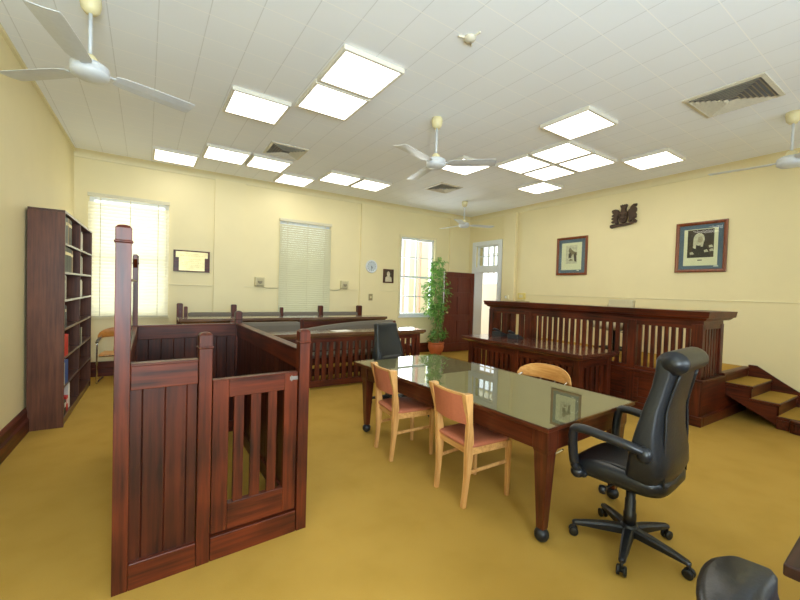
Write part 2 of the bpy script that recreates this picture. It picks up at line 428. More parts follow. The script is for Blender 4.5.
def blind(name, o, label, mat, tilt, p, cords):
    x0, x1, z0, z1 = o
    r = thing(name, label, 'blind', ((x0 + x1) / 2, YB - .03, z0))
    w, h = x1 - x0 + .03, z1 - z0 + .02
    bm = BM(); box(bm, -w / 2, w / 2, -.03, .028, h - .045, h + .012); obj('head_rail', bm, M['blind_rail'], r, bev=.004)
    bm = BM(); n = int((h - .09) / p); c, s = math.cos(tilt) * p * .60, math.sin(tilt) * p * .60
    for k in range(n):
        z = .04 + k * p
        pts = [(-c, z - s), (-.2 * p * math.sin(tilt) * .6, z + .16 * p), (c, z + s)]
        ring = [[(x, q[0], q[1]) for q in pts] for x in (-w / 2 + .008, w / 2 - .008)]
        a = [bm.verts.new(v) for v in ring[0]]; b = [bm.verts.new(v) for v in ring[1]]
        for i in (0, 1): bm.faces.new((a[i], a[i + 1], b[i + 1], b[i]))
    so = obj('slat_curtain', bm, mat, r)
    bm = BM(); box(bm, -w / 2, w / 2, -.018, .018, 0, .022); obj('bottom_rail', bm, M['blind_rail'], r, bev=.003)
    for q in cords:
        bm = BM(); box(bm, w * q - .006, w * q + .006, -.0265, -.0255, .02, h - .04); obj('ladder_tape', bm, M['blind_rail'], r)
    bm = BM(); tube(bm, [(w * .46, -.03, h - .03), (w * .46, -.03, h * .35)], .003, 6); obj('pull_cord', bm, M['blind_rail'], r)
    return r
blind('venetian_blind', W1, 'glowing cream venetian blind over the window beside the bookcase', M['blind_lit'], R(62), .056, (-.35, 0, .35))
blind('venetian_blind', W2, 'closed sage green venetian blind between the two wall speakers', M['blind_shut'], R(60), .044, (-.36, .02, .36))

# outdoors seen through the panes
bm = BM(); box(bm, -8, 16, YB + WT, 22, -.4, -.3); struct(obj('ground', bm, M['concrete']), 'pale paved ground outside the windows', 'ground')
for x in (6.07, 6.64):
    bm = BM(); box(bm, x, x + .055, 9.3, 9.4, -.3, 3.3); tag(obj('verandah_post', bm, M['brick_post'], bev=.01), 'verandah post coloured pale pink for glare outside the unshaded window' + (', nearer the corner' if x > 6.3 else ', left one'), 'post', 'verandah posts')

# ------------------------------------------------------------------ doorway, door and hall beyond
r = sroot('door_1', (XR, (DOOR[0] + DOOR[1]) / 2, 0)); r['label'] = 'white door frame with a glazed transom in the far corner'; r['category'] = 'doorway'
cy = (DOOR[0] + DOOR[1]) / 2
bm = BM()
for a, b, c, d in ((DOOR[0] - .12, DOOR[0] + .012, 0, 2.93), (DOOR[1] - .012, DOOR[1] + .12, 0, 2.93), (DOOR[0] + .012, DOOR[1] - .012, 2.815, 2.93), (DOOR[0] + .012, DOOR[1] - .012, 2.108, 2.252)):
    box(bm, -.025, WT + .02, a - cy, b - cy, c, d)
obj('frame', bm, M['white_paint'], r, bev=.005)
bm = BM()
for a, b, c, d in ((TRAN[0], TRAN[0] + .05, 2.24, 2.83), (TRAN[1] - .05, TRAN[1], 2.24, 2.83), (TRAN[0] + .05, TRAN[1] - .05, 2.24, 2.29), (TRAN[0] + .05, TRAN[1] - .05, 2.78, 2.83)):
    box(bm, .04, .09, a - cy, b - cy, c, d)
ts = obj('transom_sash', bm, M['white_paint'], r, bev=.004)
bm = BM()
for k in (1, 2, 3): y = TRAN[0] + (TRAN[1] - TRAN[0]) * k / 4 - cy; box(bm, .05, .08, y - .011, y + .011, 2.29, 2.78)
box(bm, .052, .078, TRAN[0] + .05 - cy, TRAN[1] - .05 - cy, 2.525, 2.547)
obj('transom_bar', bm, M['white_paint'], ts)
bm = BM(); box(bm, .063, .068, TRAN[0] + .04 - cy, TRAN[1] - .04 - cy, 2.28, 2.79); obj('pane', bm, M['glass'], ts)
# door leaf opened against the window wall
r = sroot('door_2', (7.19, 7.56, .02)); r['label'] = 'dark red panelled door leaf standing open in the far corner'; r['category'] = 'door'
LW, LH = 1.02, 2.06
bm = BM()
for a, b, c, d in ((0, .13, 0, LH), (LW - .13, LW, 0, LH), (.13, LW - .13, 0, .22), (.13, LW - .13, .80, .95), (.13, LW - .13, 1.42, 1.54), (.13, LW - .13, LH - .13, LH), (LW / 2 - .055, LW / 2 + .055, .95, 1.42), (LW / 2 - .055, LW / 2 + .055, 1.54, LH - .13), (LW / 2 - .055, LW / 2 + .055, .22, .80)):
    box(bm, -b, -a, -.024, .024, c, d)
obj('leaf_frame', bm, M['red_door'], r, bev=.005)
bm = BM(); box(bm, -LW + .1, -.1, -.004, .004, .2, LH - .1); obj('leaf_panel', bm, M['red_door'], r)
bm = BM(); lathe(bm, [(.0, 0), (.012, .0), (.012, .03), (.028, .045), (.03, .06), (.018, .075), (0, .078)], n=14)
bmesh.ops.rotate(bm, cent=(0, 0, 0), matrix=Matrix.Rotation(R(90), 3, 'X'), verts=bm.verts[:])
obj('door_knob', bm, M['brass'], r, smooth=True, loc=(-LW + .07, -.022, 1.02))
# hall beyond: side walls, far wall with a barred window
bm = BM(); box(bm, XR, HX + .3, 4.6, 11.4, -.12, 0); struct(obj('floor_hall', bm, M['carpet']), 'mustard carpet of the hall beyond the doorway', 'floor')
HWIN = (8.55, 9.6, 1.85, 3.25)
holed_wall('wall_hall', 4.6, 11.4, 0, 3.62, [HWIN], lambda b, u0, u1, z0, z1: box(b, HX, HX + .2, u0, u1, z0, z1), M['hall_paint'])
bm = BM(); box(bm, XR + WT, HX, 11.2, 11.4, 0, 3.62); struct(obj('wall_hall_end', bm, M['hall_paint']))
bm = BM(); box(bm, XR + WT, HX + .3, 4.4, 4.6, 0, 3.62); struct(obj('wall_hall_near', bm, M['hall_paint']))
bm = BM(); box(bm, XR + WT, HX + .3, 4.6, 8.35, 3.62, 3.72); struct(obj('ceiling_hall', bm, M['hall_paint']))
bm = BM()
for k in range(5): y = HWIN[0] + (HWIN[1] - HWIN[0]) * k / 4; box(bm, HX + .05, HX + .09, y - .02, y + .02, HWIN[2], HWIN[3])
for z in (HWIN[2] + .02, 2.45, 2.85, HWIN[3] - .02): box(bm, HX + .052, HX + .088, HWIN[0], HWIN[1], z - .02, z + .02)
struct(obj('window_8', bm, M['hall_paint']), 'barred hall window seen through the transom', 'window')

# ------------------------------------------------------------------ ceiling fittings
GX = lambda k: -.03 + .647 * k
GY = lambda k: 2.355 + .649 * k
def make_light(label, loc):
    r = thing('ceiling_light', label, 'ceiling light', loc, 0, 'square ceiling lights')
    a, b = .308, .308
    bm = BM()
    for x0, x1, y0, y1 in ((-a, -a + .03, -b, b), (a - .03, a, -b, b), (-a + .03, a - .03, -b, -b + .03), (-a + .03, a - .03, b - .03, b)):
        box(bm, x0, x1, y0, y1, -.044, 0)
    obj('frame', bm, M['frame_white'], r, bev=.004)
    bm = BM(); loft(bm, [[(x, y, z) for x, y in ((-s, -t), (s, -t), (s, t), (-s, t))] for s, t, z in ((a - .028, b - .028, -.012), (a - .028, b - .028, -.040), (a - .05, b - .05, -.046))])
    obj('diffuser', bm, M['diffuser'], r)
    return r
LIGHTS = [(2, 1, 'square ceiling light nearest the front of its pair, left of the frame centre'), (2, 2, 'square ceiling light behind the nearest one of the large pair'),
          (1, 3, 'single square ceiling light between the large pair and the left fan'), (1, 6, 'square ceiling light in the row nearest the window wall, left of a vent'),
          (2, 6, 'square ceiling light directly behind the vent near the window wall'), (0, 7, 'square ceiling light closest to the left rear corner'),
          (3, 7, 'single square ceiling light nearest the closed sage blind'), (4, 6, 'left one of the joined light pair above the clock'),
          (5, 6, 'right one of the joined light pair above the clock'), (6, 0, 'single square ceiling light nearest the large vent on the right'),
          (7, 1, 'front left light of the four joined in a block'), (8, 1, 'front right light of the four joined in a block'),
          (7, 2, 'rear left light of the four joined in a block'), (8, 2, 'rear right light of the four joined in a block'),
          (9, 0, 'single square ceiling light nearest the crest wall'), (9, 3, 'square ceiling light just behind the block of four'),
          (6, 3, 'square ceiling light behind the middle fan')]
proto = None
for kx, ky, lab in LIGHTS:
    qx, qy = GX(kx) + .3235 - 1.3, GY(ky) + .3245 - 4.3
    loc = (1.3 + qx * math.cos(CROT) - qy * math.sin(CROT), 4.3 + qx * math.sin(CROT) + qy * math.cos(CROT), CH)
    if proto is None: proto = make_light(lab, loc); proto.rotation_euler = (0, 0, CROT)
    else: dup(proto, loc, CROT, lab, 'square ceiling lights')

def make_vent(label, loc, s=.27):
    r = thing('ceiling_vent', label, 'air vent', loc)
    def sq(h, z): return [(-h, -h, z), (h, -h, z), (h, h, z), (-h, h, z)]
    bm = BM()
    v = loft(bm, [sq(s, 0), sq(s, -.012), sq(s - .035, -.018), sq(s - .035, 0)], cap=False); obj('frame', bm, M['vent_cream'], r)
    bm = BM(); box(bm, -s + .03, s - .03, -s + .03, s - .03, -.004, -.001); obj('throat', bm, M['vent_dark'], r)
    for k in range(int((s - .06) / .036)):
        h = s - .042 - k * .036
        bm = BM(); loft(bm, [sq(h, -.03), sq(h - .021, -.012), sq(h - .0225, -.012), sq(h - .002, -.031)], cap=False)
        obj('louvre', bm, M['vent_cream'], r)
    return r
v1 = make_vent('square four way ceiling vent among the lights near the window wall', (1.62, 5.86, CH))
make_vent('large square louvred ceiling vent at the right, nearest the camera', (4.90, 1.50, CH), .32)
dup(v1, (4.76, 5.95, CH), 0, 'small square ceiling vent behind the middle fan')
r = thing('smoke_detector', 'small pale detector base on the ceiling near the top edge', 'detector', (2.11, 2.36, CH))
bm = BM(); lathe(bm, [(.05, 0), (.05, -.012), (.035, -.03), (0, -.032)], n=16); obj('housing', bm, M['vent_cream'], r, smooth=True)
for k in range(3):
    bm = BM(); a = R(40 + 120 * k); tube(bm, [(.045 * math.cos(a), .045 * math.sin(a), -.008), (.10 * math.cos(a), .10 * math.sin(a), -.006)], .008, 8); obj('clip', bm, M['vent_cream'], r)

def make_fan(label, x, y, a0):
    r = thing('ceiling_fan', label, 'ceiling fan', (x, y, CH), 0, 'white three blade ceiling fans')
    bm = BM(); lathe(bm, [(.0, 0), (.062, 0), (.066, -.03), (.058, -.09), (.035, -.12), (0, -.122)], n=20); obj('canopy', bm, M['fan_cream'], r, smooth=True)
    bm = BM(); tube(bm, [(0, 0, -.11), (0, 0, -.45)], .0125, 10); obj('down_rod', bm, M['fan_white'], r, smooth=True)
    bm = BM(); lathe(bm, [(.0, -.42), (.03, -.42), (.046, -.44), (.05, -.475), (.04, -.485), (0, -.486)], n=18); obj('collar', bm, M['fan_cream'], r, smooth=True)
    bm = BM(); lathe(bm, [(.0, -.475), (.09, -.48), (.115, -.497), (.12, -.52), (.112, -.533), (.118, -.54), (.118, -.562), (.09, -.583), (.04, -.592), (0, -.593)], n=28); obj('motor_housing', bm, M['fan_white'], r, smooth=True)
    for k in range(3):
        a = a0 + R(120) * k; Rm = Matrix.Rotation(a, 3, 'Z')
        bm = BM()
        rings = []
        for t, w, zz in ((.15, .055, 0), (.20, .075, 0), (.40, .084, 0), (.66, .088, 0), (.70, .084, 0)):
            pz = -.13
            rings.append([Rm @ Vector((t, c * w, -.535 + c * w * pz + d)) for c, d in ((-1, -.002), (-.5, -.005), (0, -.007), (.5, -.005), (1, -.002), (1, .002), (0, -.002), (-1, .002))])
        loft(bm, rings); bl = obj('blade', bm, M['fan_white'], r)
        bm = BM(); tube(bm, [Rm @ Vector((.09, 0, -.53)), Rm @ Vector((.15, 0, -.528)), Rm @ Vector((.24, 0, -.532))], [.022, .02, .026], 10, 1, .35); obj('blade_arm', bm, M['fan_white'], bl, smooth=True)
    return r
make_fan('white three blade ceiling fan at the top left, nearest the camera', -.43, 3.62, R(19))
make_fan('white three blade ceiling fan above the glass topped table', 2.79, 3.65, R(79))
make_fan('smallest white ceiling fan in the far corner by the door', 5.85, 6.53, R(-23))
make_fan('white ceiling fan cut by the right edge of the frame', 5.80, 1.24, R(100))

# ------------------------------------------------------------------ bookcase and books
BX0, BX1, BY0, BY1, BH, BD = -1.10, -.812, 5.25, 7.22, 2.285, 6.24
r = thing('bookcase', 'tall dark timber bookcase with two bays of open shelves on the left wall', 'bookcase', (BX0, BY0, 0))
D, W_ = BX1 - BX0, BY1 - BY0
bm = BM(); box(bm, 0, D, 0, .028, 0, BH - .025); obj('side_panel', bm, M['wood_case'], r, bev=.002)
bm = BM(); box(bm, 0, D, W_ - .028, W_, 0, BH - .025); obj('side_panel', bm, M['wood_case'], r, bev=.002)
bm = BM(); box(bm, 0, D, 0, W_, BH - .025, BH); obj('top_panel', bm, M['wood_case_y'], r, bev=.002)
bm = BM(); box(bm, 0, .012, .028, W_ - .028, .06, BH - .025); obj('back_panel', bm, M['wood_case'], r)
bm = BM(); box(bm, .012, D - .003, BD - BY0 - .014, BD - BY0 + .014, .09, BH - .025); obj('divider', bm, M['wood_case'], r, bev=.002)
SHZ = [.095, .435, .74, 1.045, 1.35, 1.645, 1.95]
for z in SHZ:
    bm = BM(); box(bm, .012, D, .028, W_ - .028, z - .024, z); obj('shelf', bm, M['wood_case_y'], r, bev=.002)
bm = BM(); box(bm, D - .03, D - .012, .028, W_ - .028, 0, .07); obj('plinth', bm, M['wood_case_y'], r)
# a thin second upright behind the case against the wall
BK = {'green': s2l((52, 66, 58)), 'grey': s2l((112, 116, 112)), 'black': s2l((34, 34, 36)), 'brown': s2l((84, 64, 46)), 'cream': s2l((196, 190, 170)), 'red': s2l((206, 40, 30)), 'blue': s2l((38, 78, 150)), 'white': s2l((220, 218, 212)), 'slate': s2l((66, 70, 78)), 'tan': s2l((150, 124, 88))}
for k, c in BK.items(): M['book_' + k] = plain('book_cover_' + k, c, .55, noise=.1, scale=40)
ORD = ['first', 'second', 'third', 'fourth', 'fifth', 'sixth', 'seventh', 'eighth', 'ninth', 'tenth']
SHN = ['lowest', 'second lowest', 'third lowest', 'middle', 'third highest', 'second highest', 'top']
def make_book(y, z, w, h, d, colr, label, name='book', group=None):
    t = thing(name, label, 'book', (BX1 - .003 - d, y, z), 0, group)
    bm = BM()
    box(bm, 0, d - .004, 0, .003, 0, h); box(bm, 0, d - .004, w - .003, w, 0, h); box(bm, d - .004, d, 0, w, 0, h)
    obj('cover', bm, M['book_' + colr], t)
    bm = BM(); box(bm, .004, d - .004, .003, w - .003, .004, h - .004); obj('page_block', bm, M['paper'], t)
    if h > .24 and colr in ('green', 'brown', 'black', 'tan', 'slate'):
        bm = BM(); box(bm, d, d + .0008, .001, w - .001, h * .70, h * .82); obj('spine_label', bm, M['brass'], t)
    return t
def row(si, bay, specs):
    y = (BY0 + .032) if bay == 0 else (BD + .018)
    where = 'near bay' if bay == 0 else 'far bay'
    for i, (w, h, c) in enumerate(specs):
        make_book(y, SHZ[si], w, h, .20, c, f"{c} bound book, {ORD[i]} from the near end, {SHN[si]} shelf of the {where}", 'book', f'books on the {SHN[si]} shelf, {where}')
        y += w + .002
row(6, 0, [(.05, .27, 'grey'), (.055, .275, 'slate'), (.05, .27, 'grey'), (.052, .28, 'tan'), (.045, .27, 'black'), (.05, .275, 'brown'), (.05, .27, 'green')])
row(5, 0, [(.055, .262, 'green'), (.055, .262, 'green'), (.055, .262, 'black'), (.055, .262, 'green'), (.055, .262, 'black'), (.055, .262, 'green'), (.05, .25, 'brown'), (.05, .25, 'tan')])
row(4, 0, [(.03, .25, 'green'), (.025, .26, 'cream'), (.028, .25, 'cream')])
row(3, 0, [(.04, .24, 'slate'), (.045, .245, 'black'), (.03, .23, 'slate')])
row(2, 0, [(.07, .23, 'red'), (.07, .235, 'red'), (.07, .225, 'red'), (.04, .22, 'brown')])
row(1, 0, [(.05, .24, 'cream'), (.06, .255, 'blue'), (.06, .25, 'blue'), (.05, .25, 'blue')])
row(6, 1, [(.05, .22, 'cream'), (.05, .225, 'white'), (.05, .21, 'cream')])
row(5, 1, [(.05, .22, 'cream'), (.05, .225, 'grey'), (.045, .21, 'cream')])
row(4, 1, [(.05, .22, 'cream'), (.05, .22, 'white'), (.045, .2, 'cream')])
row(2, 1, [(.05, .22, 'green'), (.05, .22, 'black'), (.05, .21, 'cream')])
# things on the lowest shelf
yy = BY0 + .05
for w, h, c, nm, lab in ((.12, .17, 'grey', 'magazine_holder', 'small grey box file at the near end of the lowest shelf'), (.10, .14, 'black', 'box_file', 'black box file on the lowest shelf beside the red one'), (.11, .16, 'red', 'box_file', 'red box file on the lowest shelf'), (.09, .28, 'white', 'box_file', 'tall white box file on the lowest shelf')):
    t = thing(nm, lab, 'box file', (BX1 - .23, yy, SHZ[0])); bm = BM(); box(bm, 0, .21, 0, w, 0, h); obj('carton', bm, M['book_' + c], t, bev=.003)
    bm = BM(); box(bm, .21, .2106, w * .2, w * .8, h * .45, h * .8); obj('front_label', bm, M['paper'], t); yy += w + .006

# ------------------------------------------------------------------ prisoner's dock
TH = R(3.5)
DO = (-.125, 2.321, 0)
dock = thing('prisoner_dock', 'dark mahogany dock enclosure with boarded sides and a slatted gate in the left foreground', 'dock', DO, TH)
PW = .036
def post(u, v, h, PW=PW):
    bm = BM()
    sq = lambda k, z: [(u - k, v - k, z), (u + k, v - k, z), (u + k, v + k, z), (u - k, v + k, z)]
    g = h - .09
    loft(bm, [sq(PW - .003, 0), sq(PW - .003, g), sq(PW + .003, g + .002), sq(PW + .003, g + .009), sq(PW - .002, g + .011), sq(PW - .002, h - .018), sq(PW - .012, h - .006), sq(.006, h)])
    return obj('post', bm, M['wood_z'], dock, bev=.0025)
BDK = 1.975
UR, UL = .99, .080
RY = .006
pf = post(-.014, 0, 1.835); post(.357, 0, 1.292); post(.925, 0, 1.29); post(UR, BDK, 1.287); post(UL, BDK, 1.815, .025)
def grooved(bm, L, z0, z1, t, n, axis, o):
    """boarding with V grooves, running from o along the axis."""
    pts = []
    ed = [L * k / n for k in range(n + 1)] if isinstance(n, int) else [L * q for q in n]
    n = len(ed) - 1
    for side in (1, -1):
        rng = range(n) if side == 1 else range(n - 1, -1, -1)
        for k in rng:
            a, b = ed[k], ed[k + 1]
            if side == -1: a, b = b, a
            s = side
            e = .004 * s
            pts += [(a + e, t * s), (b - e, t * s), (b, (t - .005) * s)] if k != (n - 1 if s == 1 else 0) else [(a + e, t * s), (b, t * s)]
    rings = []
    for z in (z0, z1):
        rings.append([(o[0] + p[0], o[1] + p[1], z) if axis == 'u' else (o[0] + p[1], o[1] + p[0], z) for p in pts])
    loft(bm, rings)
def panel(name, axis, o, L, n):
    bm = BM(); grooved(bm, L, .10, 1.04, .011, n, axis, o); p = obj(name, bm, M['wood_board'], dock)
    return p
def bar(name, axis, o, L, z0, z1, t, par=dock, bev=.004, mat=None):
    bm = BM()
    if axis == 'u': box(bm, o[0], o[0] + L, o[1] - t, o[1] + t, z0, z1)
    else: box(bm, o[0] - t, o[0] + t, o[1], o[1] + L, z0, z1)
    return obj(name, bm, mat or M['wood_x' if axis == 'u' else 'wood_y'], par, bev=bev)
# front fixed panel
panel('front_panel', 'u', (.02, 0), .302, [0, .17, .50, .83, 1])
bar('top_rail', 'u', (.02, 0), .302, 1.012, 1.134, .024); bar('coping', 'u', (.02, 0), .302, 1.134, 1.146, .034, bev=.003)
bar('kick_board', 'u', (.02, -.004), .302, 0, .135, .03)
# back panel, slightly splayed: left post at .075, right post at .955
panel('back_panel', 'u', (UL + .02, BDK), UR - UL - .05, [0, .10, .22, .34, .45, .57, .68, .79, .9, 1])
bar('top_rail', 'u', (UL + .02, BDK), UR - UL - .05, 1.02, 1.14, .022); bar('coping', 'u', (UL + .02, BDK), UR - UL - .05, 1.14, 1.155, .032, bev=.003); bar('kick_board', 'u', (UL + .02, BDK), UR - UL - .05, 0, .115, .028)
# right side
def slant(o, u0, u1):
    o.rotation_euler = (0, 0, -math.atan2(u1 - u0, BDK)); o.location = (u0, 0, 0); return o
RS = (.932, UR)
slant(panel('side_panel', 'v', (0, .036), BDK - .072, 17), *RS)
slant(bar('top_rail', 'v', (0, .036), BDK - .072, 1.02, 1.14, .022), *RS); slant(bar('coping', 'v', (0, .036), BDK - .072, 1.14, 1.157, .034, bev=.003), *RS); slant(bar('kick_board', 'v', (0, .036), BDK - .072, 0, .115, .028), *RS)
# left side with a glazed upper screen: runs from (-.018,0) to (.075,BDK)
LS = (-.014, UL)
slant(panel('side_panel', 'v', (0, .036), BDK - .07, 16), *LS); slant(bar('top_rail', 'v', (0, .036), BDK - .07, 1.02, 1.15, .022), *LS); slant(bar('kick_board', 'v', (0, .036), BDK - .07, 0, .115, .028), *LS)
bm = BM(); box(bm, -.003, .003, .05, BDK - .05, 1.15, 1.565); slant(obj('glass_screen', bm, M['screen_glass'], dock, label='clear glass screen between the two tall posts'), *LS)
bm = BM(); box(bm, -.012, .012, .05, BDK - .05, 1.56, 1.575); slant(obj('screen_bead', bm, M['wood_y'], dock, bev=.002), *LS)
for y0, y1 in ((BDK - .022, BDK - .15), (.036, .15)):
    bm = BM(); prism(bm, [(y0, 1.69), (y0, 1.805), (y1, 1.805), (y1, 1.76)] if y0 > 1 else [(y0, 1.69), (y1, 1.76), (y1, 1.805), (y0, 1.805)], .03, 'x', -.015)
    slant(obj('bracket', bm, M['wood_z'], dock, bev=.002), *LS)
# gate
bm = BM(); box(bm, .397, .482, -.02, .02, .145, 1.014); gate = obj('gate', bm, M['wood_z'], dock, bev=.004, label='slatted swing gate with reddish frame')
bm = BM(); box(bm, .803, .885, -.02, .02, .145, 1.014); obj('stile', bm, M['wood_z'], gate, bev=.004)
bm = BM(); box(bm, .482, .803, -.019, .019, .914, 1.014); obj('rail', bm, M['wood_x'], gate, bev=.003)
bm = BM(); box(bm, .482, .803, -.019, .019, .145, .300); obj('rail', bm, M['wood_x'], gate, bev=.003)
for a, b in ((.512, .567), (.606, .664), (.706, .760)):
    bm = BM(); box(bm, a, b, -.013, .013, .296, .918); obj('slat', bm, M['wood_z'], gate, bev=.003)
bm = BM(); box(bm, .395, .887, -.024, .024, 1.012, 1.022); obj('capping', bm, M['wood_x'], gate, bev=.003)
bm = BM(); box(bm, .835, .885, -.024, -.018, .972, .994); box(bm, .842, .848, -.027, -.022, .966, 1.0)
obj('latch_plate', bm, M['steel'], gate, bev=.001)
bar('gate_kick_board', 'u', (.394, -.002), .494, 0, .135, .03)

# ------------------------------------------------------------------ big table
def table_leg(bm, x, y, zt):
    sq = lambda k, z: [(x - k, y - k, z), (x + k, y - k, z), (x + k, y + k, z), (x - k, y + k, z)]
    loft(bm, [sq(.026, .085), sq(.048, zt - .16), sq(.056, zt - .13), sq(.056, zt)])
def big_table(label, loc, rz, w, l, glazed=True):
    t = thing('glass_topped_table' if glazed else 'timber_table', label, 'table', loc, rz)
    zt = .77
    hw, hl = w / 2, l / 2
    bm = BM(); box(bm, -hw + .012, hw - .012, -hl + .012, hl - .012, zt - .038, zt - (.0095 if glazed else 0)); obj('table_top', bm, M['wood_table' if glazed else 'wood_dark_top'], t, bev=.006)
    if glazed:
        bm = BM(); box(bm, -hw + .03, hw - .03, -hl + .03, hl - .03, zt - .0095, zt - .0085); obj('top_lining', bm, M['olive'], t, label='olive lining beneath the glass')
        bm = BM(); box(bm, -hw, hw, -hl, hl, zt - .008, zt); obj('glass_sheet', bm, M['table_glass'], t, label='clear glass sheet over the whole top')
    ix, iy = hw - .125, hl - .10
    for sx, sy in ((-1, -1), (-1, 1), (1, -1), (1, 1)):
        bm = BM(); table_leg(bm, sx * ix, sy * iy, zt - .038); lg = obj('leg', bm, M['wood_table_z'], t, bev=.004)
        bm = BM(); ball(bm, (sx * ix, sy * iy, .046), .046); obj('ball_foot', bm, M['black_plastic'], lg, smooth=True)
    for sx in (-1, 1):
        bm = BM(); box(bm, sx * (ix + .03) - .012, sx * (ix + .03) + .012, -iy + .05, iy - .05, zt - .185, zt - .038); obj('apron', bm, M['wood_table'], t, bev=.003)
        bm = BM(); box(bm, -ix + .05, ix - .05, sx * (iy + .03) - .012, sx * (iy + .03) + .012, zt - .185, zt - .038); obj('apron', bm, M['wood_x'], t, bev=.003)
    return t
M['wood_dark_top'] = wood('dark_table_top', (0.010, 0.005, 0.004), (0.045, 0.016, 0.010), 'x')
M['table_glass'] = glass('table_glass', (0.95, 0.96, 0.92), 3.6)
big_table('long mahogany table with a glass sheet on top in the room centre', (2.467, 2.586, 0), R(2.9), 1.166, 2.365)
big_table('dark timber table just visible at the lower right edge of the frame', (2.25, -.575, 0), R(2.9), 1.25, 1.86, False)

# ------------------------------------------------------------------ wooden chairs
def make_wood_chair(label, loc, rz):
    t = thing('dining_chair', label, 'chair', loc, rz, 'salmon seated beech chairs')
    for s in (-1, 1):
        path = [(s * .165, -.215, 0), (s * .170, -.195, .22), (s * .178, -.19, .44), (s * .190, -.205, .62), (s * .205, -.245, .84)]
        P = smoothpath(path, 4); rings = []
        for p in P:
            q = p.z / .84
            a = .017 + .006 * max(0, (q - .55) / .45) ; b = .015 + .018 * math.exp(-((q - .5) / .22) ** 2) + .022 * max(0, (q - .75) / .25)
            b = min(b, .034)
            rings.append([(p.x - a, p.y - b, p.z), (p.x + a, p.y - b, p.z), (p.x + a, p.y + b, p.z), (p.x - a, p.y + b, p.z)])
        bm = BM(); loft(bm, rings); obj('rear_leg', bm, M['beech'], t, bev=.003)
        bm = BM(); x, y = s * .185, .20
        loft(bm, [[(x - k, y - k, z), (x + k, y - k, z), (x + k, y + k, z), (x - k, y + k, z)] for k, z in ((.013, 0), (.018, .35), (.019, .435))]); obj('front_leg', bm, M['beech'], t, bev=.003)
        bm = BM(); tube(bm, [(s * .172, -.185, .25), (s * .184, .19, .27)], .011, 8, 1, 1.3); obj('stretcher', bm, M['beech_x'], t)
        bm = BM(); loft(bm, [[(x0 - .011, y0, z) for z in (.385, .435)] + [(x0 + .011, y0, z) for z in (.435, .385)] for x0, y0 in ((s * .18, -.175), (s * .186, .185))]); obj('seat_rail', bm, M['beech_x'], t)
    for y in (-.185, .195):
        bm = BM(); box(bm, -.17, .17, y - .011, y + .011, .385, .435); obj('seat_rail', bm, M['beech_x'], t, bev=.002)
    bm = BM(); loft(bm, [superring(0, .005, z, a, b, 7, 32) for z, a, b in ((.432, .19, .205), (.442, .203, .217), (.455, .203, .217), (.466, .19, .204), (.470, .15, .16))]); obj('seat_pad', bm, M['salmon'], t, smooth=True)
    # curved back panel
    rings = []
    for k in range(11):
        u = -1 + 2 * k / 10; x = .197 * u
        bow = -.035 * (1 - u * u)
        rings.append([(x * (.94 + .06 * v), -.212 - .036 * v + bow + d, .61 + .215 * v) for v, d in ((0, .008), (1, .008), (1, -.012), (0, -.012))])
    bm = BM(); loft(bm, rings); obj('back_panel', bm, M['salmon'], t, smooth=False, bev=.003)
    rings = [[(q[0], q[1] - .003, q[2]) for q in ((.205 * (-1 + 2 * k / 10), -.246 - .035 * (1 - (-1 + 2 * k / 10) ** 2) + .010, .822), (.205 * (-1 + 2 * k / 10), -.246 - .035 * (1 - (-1 + 2 * k / 10) ** 2) + .010, .838), (.205 * (-1 + 2 * k / 10), -.246 - .035 * (1 - (-1 + 2 * k / 10) ** 2) - .012, .838), (.205 * (-1 + 2 * k / 10), -.246 - .035 * (1 - (-1 + 2 * k / 10) ** 2) - .012, .822))] for k in range(11)]
    bm = BM(); loft(bm, rings); obj('top_rail', bm, M['beech_x'], t)
    return t
c2 = make_wood_chair('beech chair with salmon seat, nearer the camera of the two at the table', (2.105, 2.165, 0), R(-92.5))
dup(c2, (2.045, 3.05, 0), R(-95), 'beech chair with salmon seat, farther of the two along the table', 'salmon seated beech chairs')

